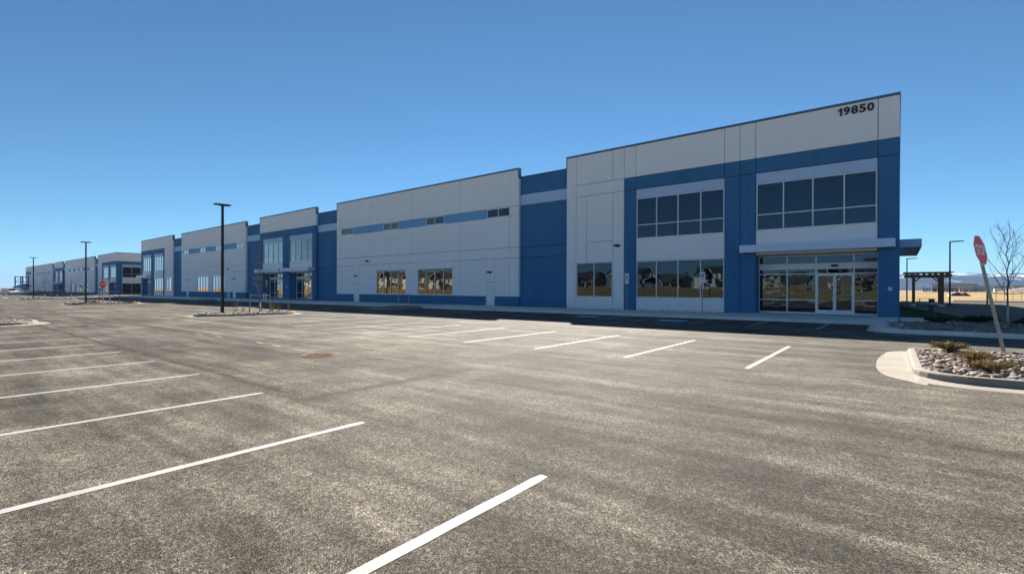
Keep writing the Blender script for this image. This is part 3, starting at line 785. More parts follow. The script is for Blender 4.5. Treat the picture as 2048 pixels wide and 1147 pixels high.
def block_long(S, root, base=0.0):
    """Long grey block with a clerestory strip, ground-floor windows and two steel doors. Bays repeat with its width."""
    W = S.w; B = .97; zt = TOPZ - .09
    nb = 4 if W < 35 else 6
    if nb == 4:
        js = [0, 1.03, 7.51, 15.02, 22.53, 28.95, W]
        tops = [(1.05, 3.88), (9.82, 12.68), (17.33, 20.13), (26.15, 28.94)]
        lows = [(8.55, 14.0), (16.0, 21.45)]; doors = [(2.88, 3.97), (24.97, 26.1)]
        lights = [(3.45, 3.28), (25.6, 3.26), (23.2, 5.0)]
    else:
        st = (W - 2.0) / 6
        js = [0] + [1 + st * k for k in range(7)] + [W]
        tops = [(1.0 + st * k + 2.2, 1.0 + st * k + 5.1) for k in range(6)]
        lows = [(1 + st * k + .8, 1 + st * k + 6.2) for k in (1, 2, 3, 4)]; doors = [(3.9, 5.0), (W - 5.0, W - 3.9)]
        lights = [(4.45, 3.28), (W - 4.45, 3.28), (W/2, 5.0)]
    for a, b in zip(js, js[1:]):
        panel(S, root, a, b, 9.32, zt, 'grey'); panel(S, root, a, b, 5.52, 8.45, 'grey'); panel(S, root, a, b, 4.55, 5.52, 'grey')
    # clerestory strip
    us = sorted(set([0, W] + [q for t in tops for q in t] + js[1:-1])); us = [u for i, u in enumerate(us) if i == 0 or u - us[i-1] > .09]
    for a, b in zip(us, us[1:]):
        mid = (a + b) / 2
        if any(t0 < mid < t1 for t0, t1 in tops): continue
        edge = mid < tops[0][0] or mid > tops[-1][1]
        panel(S, root, a, b, 8.45, 9.32, 'grey' if edge else 'mid', 0 if edge else -.02, ga=GAP if edge else .004)
    for a, b in tops: window(S, root, a + .02, b - .02, 8.46, 9.31, [(a + b) / 2], (), .0)
    # lower storey
    cuts = sorted([(a, b, 'w') for a, b in lows] + [(a, b, 'd') for a, b in doors])
    ls = sorted(set([0, W] + [q for a, b, _ in cuts for q in (a, b)] + js[1:-1])); ls = [u for i, u in enumerate(ls) if i == 0 or u - ls[i-1] > .2]
    for a, b in zip(ls, ls[1:]):
        mid = (a + b) / 2; hit = [c for c in cuts if c[0] < mid < c[1]]
        if not hit:
            panel(S, root, a, b, B, 4.55, 'grey'); panel(S, root, a, b, base, B, 'navy', -.03)
        elif hit[0][2] == 'w':
            panel(S, root, a, b, 3.88, 4.55, 'grey', ga=.003); panel(S, root, a, b, base, B, 'navy', -.03, ga=.003)
        else:
            panel(S, root, a, b, 2.37, 4.55, 'grey')
    for a, b in lows:
        q = (b - a) / 4; window(S, root, a + .02, b - .02, B + .07, 3.88, [a + q, a + 2*q, a + 3*q], (), .0)
    for a, b in doors: steel_door(S, root, a, b, 2.36, base + .09)
    for u, z in lights: wall_light(S, root, u, z)
    coping(S, root, 0, W, zt, drop=.8)
def block_mid(S, root, base=0.0):
    """Middle block with two entrances side by side."""
    W = S.w
    P = ((0, .98), (.98, 7.41), (7.41, 8.415), (8.415, 9.42), (9.42, 15.85), (15.85, W))
    for a, b in P: panel(S, root, a, b, 10.32, TOPZ, 'grey'); panel(S, root, a, b, 9.35, 10.32, 'navy')
    for i in (0, 2, 3, 5): panel(S, root, P[i][0], P[i][1], base, 9.35, 'navy')
    bay(S, root, .98, 7.41, False, base); bay(S, root, 9.42, 15.85, False, base)
    wall_light(S, root, 8.0, 5.15)
    mb = MB(); S.box(mb, 8.15, 8.35, .002, .02, 1.72, 1.98); mb.build('notice_plate', M['white'], root)
    coping(S, root, 0, W, TOPZ, drop=.8)
def make_building(name, label, F, lens, base=-0.9, depth=60):
    root = link(name, None, None, (F.o[0], F.o[1], 0)); tag(root, label, 'building', 'warehouse buildings')
    wA, r, wB, wC = lens; u = 0
    proxy = link('building_parts', None)          # parts are built in world space, then parented without moving
    seq = [('end', wA, False), ('rec', r, False), ('long', wB, False), ('rec', r, False), ('mid', wC, False), ('rec', r, True), ('long', wB, True), ('rec', r, True), ('end', wA, True)]
    for kind, w, mir in seq:
        S = Sub(F, u, w, mir)
        {'end': block_end, 'rec': block_recess, 'long': block_long, 'mid': block_mid}[kind](S, proxy, base)
        u += w
    total = u
    S = Sub(F, 0, total)
    mb = MB(); S.box(mb, .32, total - .32, -depth + .3, -1.6, base, 11.3); mb.build('inner_core', M['dark'], proxy)
    mb = MB(); S.box(mb, .31, total - .31, -depth + .31, -.66, 11.31, 11.5); mb.build('roof_deck', M['roof'], proxy)
    return root, proxy, total
def adopt(root, proxy):
    off = root.location.copy()
    for c in children(proxy):
        c.parent = root; c.location = c.location - off
    bpy.data.objects.remove(proxy)
def plain_end(Fe, root, depth, base, glazed):
    """The side wall of a building: panels, blue frame and, where seen, windows."""
    n = 7; w = depth / n
    E = Sub(Fe, 0, depth)
    coping(E, root, .34, depth, TOPZ, ends=(False, False))
    for k in range(n):
        a, b = k * w + (.31 if k == 0 else 0), (k + 1) * w
        panel(E, root, a, b, 10.32, TOPZ, 'grey')
        if k in (0, 1) and glazed:
            panel(E, root, a, b, 9.35, 10.32, 'navy')
            p0 = a + (1.0 if k == 0 else .5); p1 = b - .5
            panel(E, root, a, p0, base, 9.35, 'navy'); panel(E, root, p1, b, base, 9.35, 'navy')
            m = [p0 + (p1 - p0) * q / 3 for q in (1, 2)]
            panel(E, root, p0, p1, 8.65, 9.35, 'light', -.06); window(E, root, p0 + .03, p1 - .03, 5.56, 8.65, m, [6.6], -.06)
            panel(E, root, p0, p1, 3.86, 5.56, 'grey', -.06); window(E, root, p0 + .03, p1 - .03, .45, 3.86, m, (), -.06)
            panel(E, root, p0, p1, base, .45, 'grey', -.06)
        else:
            panel(E, root, a, b, 5.53, 10.32, 'grey'); panel(E, root, a, b, .97, 5.53, 'grey'); panel(E, root, a, b, base, .97, 'navy')

F1 = Face(CX, FY, -1, 0, 0, -1)
LENS1 = (22.04, 5.16, 29.96, 16.83)
b1, px1, tot1 = make_building('warehouse_building', 'long grey and blue warehouse with house number high on its corner', F1, LENS1, -0.6)
plain_end(Face(CX, FY, 0, 1, 1, 0), px1, 60, -0.6, True)
canopy(Sub(Face(CX, FY, 0, 1, 1, 0), 1.1, 9.4), px1, 0, 9.4, 4.17, 4.63, .98, 'canopy_blue')
Sx = Sub(F1, 0, 22.04)
mb = MB(); Sx.box(mb, .33, .52, .002, .02, 1.68, 1.86); mb.build('notice_plate', M['white'], px1)
mb = MB(); Sx.box(mb, .355, .495, .0205, .0225, 1.76, 1.80); mb.build('notice_lines', M['galv'], px1)
# house number, digit by digit
def glyph(ch, w, h, dep, off):
    cu = bpy.data.curves.new('glyph', 'FONT'); cu.body = ch; cu.size = 1; cu.extrude = 0.02; cu.offset = off; cu.resolution_u = 5
    tmp = bpy.data.objects.new('glyph', cu); COL.objects.link(tmp); bpy.context.view_layer.update()
    me = bpy.data.meshes.new_from_object(tmp.evaluated_get(bpy.context.evaluated_depsgraph_get())); bpy.data.objects.remove(tmp)
    xs = [v.co.x for v in me.vertices]; ys = [v.co.y for v in me.vertices]; x0, x1, y0, y1 = min(xs), max(xs), min(ys), max(ys)
    for v in me.vertices:
        c = v.co.copy(); v.co = Vector(((c.x - x0) / (x1 - x0) * w, -dep * (c.z / .02 * .5 + .5), (c.y - y0) / (y1 - y0) * h))
    me.materials.clear(); me.materials.append(M['black']); me.update(); return me
ux = CX - 2.92
for ch in '19850':
    w = .22 if ch == '1' else .325
    if ch == '1':
        pr = [(.115, 0), (.215, 0), (.215, .47), (.145, .47), (.125, .425), (.075, .385), (.0, .37), (.0, .295), (.115, .305)]
        mb = MB(); n1 = len(pr); mb.add([(x, -.05, z) for x, z in pr] + [(x, 0, z) for x, z in pr], [tuple(range(n1)), tuple(range(2*n1-1, n1-1, -1))] + [(i, n1+i, n1+(i+1) % n1, (i+1) % n1) for i in range(n1)])
        me = mb.mesh('address_numeral', M['black'])
    else: me = glyph(ch, w, .47, .05, .028)
    link('address_numeral', me, px1, (ux, FY - .002, 12.09)); ux += w + .058
adopt(b1, px1)

F2 = Face(-177.6, 38.0, -1, 0, 0, -1, -0.85)
b2, px2, tot2 = make_building('far_warehouse_building', 'second grey and blue warehouse standing beyond the numbered one', F2, (22.04, 4.5, 47.0, 16.83), -0.6)
plain_end(Face(-177.6, 38.0, 0, 1, 1, 0, -0.85), px2, 60, -0.6, True)
adopt(b2, px2)

def ground_z(x, y): return gz(x, y) - 0.05 + berm(x, y) + rough_z(x, y)
FPX = 966.9
def at(px, t):
    """Ground-plan point t metres deep along the direction of picture column px (used to lay out the far surroundings)."""
    u = (px - 1024) / FPX
    return ((-SIN + u * COS) * t, (COS + u * SIN) * t)

# ------------------------------------------------------------------ lot lamps
def lot_lamp(loc, label, h=7.3, heads=2, rz=0.0, base_h=0.0):
    L = thing('parking_lot_lamp', label, 'lamp post', loc, rz, 'parking lot lamps')
    mb = MB(); mb.box(-.21, .21, -.21, .21, 0, .09); mb.build('base_cover', M['black'], L)
    mb = MB(); mb.add([(sx*w, sy*w, z) for z, w in ((.09, .085), (h, .06)) for sx, sy in ((-1,-1),(1,-1),(1,1),(-1,1))], [(0,1,5,4),(1,2,6,5),(2,3,7,6),(3,0,4,7),(4,5,6,7)]); mb.build('pole', M['black'], L)
    for s in ((-1, 1) if heads == 2 else (1,)):
        mb = MB(); mb.box(-.035, .035, *sorted((s*.06, s*.16)), h - .16, h - .125); a = mb.build('arm', M['black'], L)
        mb = MB(); y0, y1 = s*.12, s*(.50 if heads == 2 else 1.15)
        vs = [(-.15, y0, h-.12), (.15, y0, h-.12), (.19, y1, h-.08), (-.19, y1, h-.08), (-.09, y0, h-.0), (.09, y0, h-.0), (.15, y1, h-.02), (-.15, y1, h-.02)]
        fs = [(3,2,1,0),(4,5,6,7),(0,1,5,4),(1,2,6,5),(2,3,7,6),(3,0,4,7)]
        mb.add(vs, fs if s > 0 else [tuple(reversed(f)) for f in fs]); hd = mb.build('lamp_head', M['black'], L)
        mb = MB(); ya, yb = sorted((y0 + s*.08, y1 - s*.08)); mb.box(-.11, .11, ya, yb, h - .128, h - .118); mb.build('lens', M['galv'], L)
    return L
lot_lamp((-35.36, 13.17, gz(-35.36) + .12), 'tall black double-headed lamp on the island with the dry grass clumps', 7.35)
lot_lamp((-75.61, 13.28, gz(-75.6) + .12), 'black double-headed lamp on the island with the small stop sign', 7.35)
lot_lamp((-121.7, 14.18, gz(-121.7) + .12), 'black double-headed lamp among the row of white-railed saplings', 7.5)
lot_lamp((-165.0, 12.4, gz(-165) + .12), 'distant black lamp near the parked white vans', 7.6)
lot_lamp((-192.0, 15.2, gz(-192)), 'most distant black lamp beyond the parked white vans', 6.2)
lot_lamp((4.50, 73.0, 0.0), 'single-arm black lamp just beyond the timber pergola', 7.2, 1, R(-90))
lot_lamp((0.93, 88.2, 0.0), 'single-arm black lamp standing farther back than the pergola', 6.2, 1, R(-90))

# ------------------------------------------------------------------ signs
def text_mesh(body, w, h, mat, depth=.002, off=0.0):
    cu = bpy.data.curves.new('letters', 'FONT'); cu.body = body; cu.size = 1; cu.extrude = 0.001; cu.offset = off; cu.resolution_u = 3
    tmp = bpy.data.objects.new('letters', cu); COL.objects.link(tmp); bpy.context.view_layer.update()
    me = bpy.data.meshes.new_from_object(tmp.evaluated_get(bpy.context.evaluated_depsgraph_get())); bpy.data.objects.remove(tmp)
    xs = [v.co.x for v in me.vertices]; ys = [v.co.y for v in me.vertices]
    x0, x1, y0, y1 = min(xs), max(xs), min(ys), max(ys)
    for v in me.vertices:
        c = v.co.copy(); v.co = Vector(((c.x - (x0+x1)/2) / (x1-x0) * w, -c.z * depth / .001, (c.y - (y0+y1)/2) / (y1-y0) * h))
    me.materials.clear(); me.materials.append(M[mat]); me.update(); return me
def octagon(mb, r, y0, y1, cz):
    p = [(r*math.cos(R(22.5 + 45*k)), r*math.sin(R(22.5 + 45*k)) + cz) for k in range(8)]
    vs = [(x, y0, z) for x, z in p] + [(x, y1, z) for x, z in p]
    mb.add(vs, [tuple(range(8)), tuple(range(15, 7, -1))] + [(i, 8+i, 8+(i+1) % 8, (i+1) % 8) for i in range(8)])
def stop_sign(label, M4, cz, post_to, r=.415):
    s = link('stop_sign', None); tag(s, label, 'stop sign', 'stop signs'); s.matrix_world = M4
    mb = MB(); mb.box(-.042, .042, .006, .062, -.05, post_to); p = mb.build('post', M['galv'], s)
    mb = MB()
    for k in range(int((post_to - .2) / .0508)): mb.box(-.009, .009, .0045, .0058, .1 + k*.0508, .112 + k*.0508)
    mb.build('post_hole_row', M['black'], s)
    mb = MB(); octagon(mb, r, 0.0, .004, cz); mb.build('border_plate', M['white'], s)
    mb = MB(); octagon(mb, r * .955, -.0025, -.0005, cz); mb.build('red_face', M['signred'], s)
    t = link('lettering', text_mesh('STOP', .62, .29, 'white', .0015, .03), s, (0, -.0055, cz))
    for q in (-.31, .31):
        mb = MB(); octagon(mb, .012, -.008, -.003, cz + q); mb.build('bolt', M['galv'], s)
    return s
e = Vector((.364, .93, 0)).normalized(); n = Vector((e.y, -e.x, 0)); U = (Vector((0, 0, 1)) - n * .185).normalized(); Yv = U.cross(e)
Mx = Matrix(((e.x, Yv.x, U.x, 2.10), (e.y, Yv.y, U.y, 17.11), (e.z, Yv.z, U.z, .12), (0, 0, 0, 1)))
stop_sign('leaning red stop sign on a perforated steel post in the rock island', Mx, 2.66, 3.0)
a = R(52)
Mx = Matrix.Translation((-76.3, 15.0, gz(-76.3) + .1)) @ Matrix.Rotation(a, 4, 'Z')
stop_sign('small distant upright stop sign on the far lamp island', Mx, 2.3, 2.6, .45)
def access_sign(x, y, label, h=2.78):
    s = thing('access_parking_sign', label, 'parking sign', (x, y, gz(x, 32) + .12), 0, 'accessible parking signs')
    mb = MB(); mb.box(-.028, .028, .004, .05, -.05, h); mb.build('post', M['galv'], s)
    mb = MB(); mb.box(-.17, .17, -.003, .003, h - .52, h + .02); mb.build('sign_plate', M['white'], s)
    mb = MB(); mb.box(-.10, .10, -.007, -.004, h - .34, h - .12); mb.build('blue_symbol', M['signblue'], s)
    mb = MB(); y0, y1 = -.010, -.0072
    for (xa, xb, za, zb) in ((-.025, .0, .045, .07), (-.03, -.005, -.03, .04), (-.004, .04, -.03, -.008), (.041, .06, -.075, -.01)): mb.box(xa, xb, y0, y1, h - .23 + za, h - .23 + zb)
    ring_ = [(R(100 + 24 * q)) for q in range(11)]
    for q0, q1 in zip(ring_, ring_[1:]): mb.add([(rr_ * math.cos(q), y0, h - .265 + rr_ * math.sin(q)) for rr_, q in ((.05, q0), (.062, q0), (.062, q1), (.05, q1))], [(3, 2, 1, 0)])
    mb.build('white_figure', M['white'], s)
    mb = MB(); mb.box(-.13, .13, -.006, -.004, h - .45, h - .40); mb.build('green_line', M['galv'], s)
    mb = MB(); mb.box(-.17, .17, -.003, .003, h - .76, h - .55); mb.build('van_plate', M['white'], s)
    mb = MB(); mb.box(-.11, -.05, -.006, -.004, h - .70, h - .66); mb.box(.05, .11, -.006, -.004, h - .70, h - .66); mb.build('plate_marks', M['galv'], s)
access_sign(-16.15, 34.2, 'accessible parking sign on a post before the narrow blue pier')
access_sign(-10.55, 34.2, 'accessible parking sign on a post before the four-pane ground-floor window')
access_sign(-81.3, 33.6, 'accessible parking sign beside the paired entrances of the middle block')
access_sign(-73.9, 33.6, 'accessible parking sign before the far glazed entrance of the middle block')

def bollard(x, y, label, h=.95, mat='white', r=.085):
    b = thing('bollard', label, 'bollard', (x, y, gz(x, 32) + .15), 0, 'bollards')
    mb = MB(); mb.tube([(0,0,0), (0,0,h-.08)], r, 12); mb.build('post', M[mat], b, smooth=False)
    mb = MB(); mb.tube([(0,0,h-.08), (0,0,h-.02), (0,0,h)], [r*1.02, r*.85, r*.3], 12); mb.build('cap', M[mat], b)
for x, lab in ((-85.3, 'white bollard at the foot of the far blue recess'), (-84.7, 'white bollard next to the far blue recess, beside the staked sapling'), (-72.6, 'white bollard before the paired entrances, beside the sign post'), (-71.9, 'white bollard before the paired entrances, nearer the pier')):
    bollard(x, 32.6, lab)
pb = thing('bollard_light', 'squat black round bollard light in the rock bed by the walk', 'bollard light', (1.28, 31.6, .12))
MB().tube([(0,0,0), (0,0,.86)], .11, 16).build('post', M['black'], pb)
MB().tube([(0,0,.86), (0,0,.98)], .085, 16).build('lamp_band', M['galv'], pb)
MB().tube([(0,0,.98), (0,0,1.12), (0,0,1.15)], [.115, .115, .09], 16).build('cap', M['black'], pb)

# ------------------------------------------------------------------ pergola
pg = thing('pergola', 'brown timber pergola on four posts beyond the side parking', 'pergola', (2.4, 68.9, .0))
for (x, y) in ((-1.05, 2.6), (-1.15, -1.9), (1.15, -1.9), (1.15, 2.6)):
    MB().box(x-.13, x+.13, y-.13, y+.13, .22, 3.35).build('post', M['darkwood'], pg)
    MB().box(x-.19, x+.19, y-.19, y+.19, 0, .22).build('post_base', M['concrete'], pg)
for y in (-1.9, 2.6):
    for s in (-.09, .09): MB().box(-1.9, 1.9, y+s*1.7-.04, y+s*1.7+.04, 3.08, 3.34).build('beam', M['darkwood'], pg)
    for s, x in ((1, -1.12), (-1, 1.12)):
        mb = MB(); mb.tube([(x + s*.1, y, 2.6), (x + s*.55, y, 3.08)], .07, 4); mb.build('brace', M['darkwood'], pg)
for k in range(8):
    x = -1.7 + k * .486; MB().box(x-.03, x+.03, -2.5, 3.2, 3.345, 3.52).build('rafter', M['darkwood'], pg)
for k in range(9):
    y = -2.3 + k * .66; MB().box(-2.0, 2.0, y-.03, y+.03, 3.525, 3.60).build('purlin', M['darkwood'], pg)
rk = thing('picnic_table', 'low timber picnic table under the pergola', 'table', (2.35, 68.6, .02))
for k in range(4): MB().box(-.8, .8, -.36 + .19*k, -.20 + .19*k, .72, .76).build('plank', M['wood'], rk)
for s in (-.8, .68): MB().box(-.8, .8, s, s + .12, .42, .46).build('bench_plank', M['wood'], rk)
for s in (-.55, .55):
    mb = MB(); mb.tube([(s, -.6, 0), (s, .25, .72)], .05, 4); mb.tube([(s, .6, 0), (s, -.25, .72)], .05, 4); mb.build('leg_frame', M['wood'], rk)

# ------------------------------------------------------------------ bare trees
def bare_tree(loc, label, h, seed, spread=1.0, wrap=True, r0=.045, levels=3, group='bare staked saplings'):
    rnd = random.Random(seed)
    T = thing('bare_tree', label, 'tree', loc, rnd.uniform(0, 6), group)
    low, tw, wr = MB(), MB(), MB()
    def limb(mb, p, d, L, r, lev, seg=5):
        n = max(3, int(L / .22)); pts = [p.copy()]; q = p.copy(); dd = d.normalized()
        for i in range(n):
            dd = (dd + Vector((rnd.uniform(-.14, .14), rnd.uniform(-.14, .14), rnd.uniform(-.03, .13)))).normalized()
            q = q + dd * (L / n); pts.append(q.copy())
        rads = [r * (1 - .72 * i / n) for i in range(n + 1)]
        mb.tube(pts, rads, seg)
        if lev > 0:
            for k in range(rnd.randint(3, 5) if lev > 1 else rnd.randint(2, 4)):
                f = rnd.uniform(.22, .97); i = int(f * n); a = rnd.uniform(0, 6.28)
                side = (dd.orthogonal().normalized() * math.cos(a) + dd.cross(dd.orthogonal()).normalized() * math.sin(a))
                nd_ = (dd * .8 + side * .75 + Vector((0, 0, .25))).normalized()
                limb(tw, pts[i], nd_, L * rnd.uniform(.32, .55), max(.0045, rads[i] * .55), lev - 1, 4)
    tr = []; q = Vector((0, 0, 0)); N = 10
    for i in range(N + 1):
        tr.append(Vector((rnd.uniform(-.02, .02) * i * .4, rnd.uniform(-.02, .02) * i * .4, h * .80 * i / N)))
    rads = [r0 * (1 - .75 * i / N) for i in range(N + 1)]
    low.tube(tr, rads, 8)
    if wrap: wr.tube([tr[0], tr[1], tr[2]], [r0 * 1.25, r0 * 1.15, r0 * 1.05], 8)
    nb = 13
    for k in range(nb):
        f = .32 + .66 * k / (nb - 1); i = min(N - 1, int(f * N)); p = tr[i].lerp(tr[i+1], f * N - i); a = k * 2.4 + rnd.uniform(-.4, .4)
        L = h * (.50 - .30 * (f - .3)) * rnd.uniform(.7, 1.1) * spread
        limb(low, p, Vector((math.cos(a) * .75, math.sin(a) * .75, .75 + .4 * f)), L, rads[i] * .55, levels - 1)
    limb(low, tr[-1], Vector((0, 0, 1)), h * .2, rads[-1], 1)
    low.build('trunk', M['bark'], T, smooth=True); tw.build('crown', M['bark'], T)
    if wrap: wr.build('trunk_wrap', M['palebark'], T, smooth=True)
    return T
def tree_support(loc, label, rz, w=.95, h=1.15, strap='white', post='wood'):
    s = thing('tree_support', label, 'tree stakes', loc, rz, 'tree stakes')
    for x in (-w, w): 
        mb = MB(); mb.tube([(x, 0, 0), (x * .98, .01, h)], .038, 7); mb.build('stake', M[post], s)
    mb = MB(); mb.tube([(-w, 0, h - .1), (-.1, .02, h - .13), (.1, .02, h - .13), (w, 0, h - .1)], .022, 4); mb.build('strap', M[strap], s)
    return s
VIEW_RZ = R(39)
bare_tree((4.06, 32.7, .12), 'bare young tree with pale wrapped trunk in the corner rock bed', 5.1, 11, .95)
tree_support((4.06, 32.75, .12), 'two timber stakes tied round the corner-bed tree', R(-20), .72, 1.55, 'bark')
bare_tree((-34.22, 15.11, gz(-34) + .1), 'bare sapling on the lamp island in front of the middle entrances', 4.5, 5, .75)
tree_support((-34.2, 15.1, gz(-34) + .1), 'timber stakes with white strap round the lamp-island sapling', R(75), .62, 1.35)
bare_tree((-35.2, 28.2, gz(-35, 28) + .1), 'slim bare sapling on the walkway island before the grey wall', 2.4, 9, .25, True, .03, 2)
tree_support((-35.2, 28.25, gz(-35, 28) + .1), 'pale stakes round the slim sapling on the walkway island', R(70), .5, 1.3, 'white', 'palebark')
for k, (x, y) in enumerate(((-75.4, 15.45),)):
    bare_tree((x, y, gz(x) + .1), 'bare sapling on the island with the small stop sign', 4.2, 21 + k, .7, True, .04, 2)
    tree_support((x, y, gz(x) + .1), 'timber stakes round the sapling beside the small stop sign', R(62), 1.0, 1.5)
for k, (x, y) in enumerate(((-121.0, 15.6), (-122.0, 17.4), (-122.5, 19.4))):
    lab = ('bare sapling beside the lamp in the row of white-railed saplings', 'bare sapling in the middle of the white-railed row', 'bare sapling at the far end of the white-railed row')[k]
    bare_tree((x, y, gz(x) + .1), lab, 5.0, 31 + k, .75, True, .045, 2)
    tree_support((x, y, gz(x) + .1), lab.replace('bare sapling', 'white-strapped stakes'), R(62), .8, 1.6)

# ------------------------------------------------------------------ shrubs and dry grasses
def juniper(loc, label, r, h, n, seed, mat='juniper', group='low shrubs in the rock beds'):
    rnd = random.Random(seed); S_ = thing('juniper_shrub', label, 'shrub', loc, 0, group)
    mb = MB(); st = MB()
    for k in range(26):
        a = k * 2.4 + rnd.uniform(-.3, .3); L = r * rnd.uniform(.55, 1.1); hh = h * rnd.uniform(.45, 1.0)
        pts = [Vector((math.cos(a) * L * f, math.sin(a) * L * f, hh * (1 - (1 - f) ** 2) * (1 - .35 * f * f))) for f in (0, .3, .6, .85, 1)]
        st.tube(pts, [.008, .007, .005, .004, .002], 4)
        for j in range(n // 26):
            f = rnd.uniform(.15, 1.0); i = min(3, int(f * 4)); p = pts[i].lerp(pts[i+1], f * 4 - i)
            d = Vector((math.cos(a) + rnd.uniform(-.9, .9), math.sin(a) + rnd.uniform(-.9, .9), rnd.uniform(-.1, .95))).normalized()
            l = rnd.uniform(.05, .13) * (r / .5); s = d.orthogonal().normalized() * l * .13
            p = p + Vector((rnd.uniform(-.05, .05), rnd.uniform(-.05, .05), rnd.uniform(-.03, .05)))
            mb.add([p - s, p + s, p + d * l], [(0, 1, 2)])
    mb.build('foliage', M[mat], S_); st.build('stems', M['bark'], S_); return S_
juniper((1.02, 16.35, .13), 'rust-green juniper at the back of the rock island, farthest from the drive', .36, .34, 2000, 3)
juniper((1.30, 14.6, .13), 'low rust-green juniper in the middle of the rock island', .30, .27, 1600, 4)
juniper((1.40, 12.95, .13), 'spreading brownish juniper in front of the leaning stop sign', .33, .25, 1800, 5)
juniper((1.45, 30.2, .13), 'small dark shrub beside the black bollard light', .5, .35, 1800, 6, 'evergreen')
juniper((3.0, 31.4, .13), 'dark low shrub between the corner-bed stakes', .6, .45, 1800, 8, 'evergreen')
juniper((4.6, 29.5, .13), 'dark spreading shrub at the foot of the corner-bed tree', .7, .5, 1800, 9, 'evergreen')
for k, (x, y) in enumerate(((-76.8, 14.0), (-75.0, 17.4))):
    juniper((x, y, gz(x) + .1), ('dark shrub near the lamp foot on the stop-sign island', 'dark shrub at the tip of the stop-sign island')[k], .6, .4, 900, 40 + k, 'evergreen')
def grass_clump(loc, label, h, n, seed):
    rnd = random.Random(seed); g = thing('dry_grass_clump', label, 'grass clump', loc, 0, 'dry grass clumps on the lamp island'); mb = MB()
    for k in range(n):
        a = rnd.uniform(0, 6.28); L = h * rnd.uniform(.5, 1.05); out = rnd.uniform(.05, .42) * L
        b = Vector((rnd.uniform(-.12, .12), rnd.uniform(-.12, .12), 0)); m = b + Vector((math.cos(a) * out * .4, math.sin(a) * out * .4, L * .6)); t = b + Vector((math.cos(a) * out, math.sin(a) * out, L))
        mb.tube([b, m, t], [.005, .004, .008 if rnd.random() < .35 else .002], 3)
    mb.build('stems', M['drygrass'], g)
for k, (x, y, h) in enumerate(((-35.4, 14.0, .9), (-34.9, 14.35, .6), (-35.0, 15.55, .75), (-34.6, 16.1, .95), (-34.4, 16.5, .8), (-34.1, 17.05, 1.15), (-35.5, 16.6, .7))):
    lab = ('tall dry grass clump beside the foot of the tall double lamp', 'short dry grass clump between the tall double lamp and the stakes', 'dry grass clump close behind the staked lamp-island sapling', 'tall dry grass clump just past the stakes on the lamp island', 'medium dry grass clump between the two tall clumps past the stakes', 'tallest dry grass clump near the rounded tip of the lamp island', 'low dry grass clump along the far kerb of the lamp island')[k]
    grass_clump((x, y, gz(x) + .1), lab, h, 20, 60 + k)

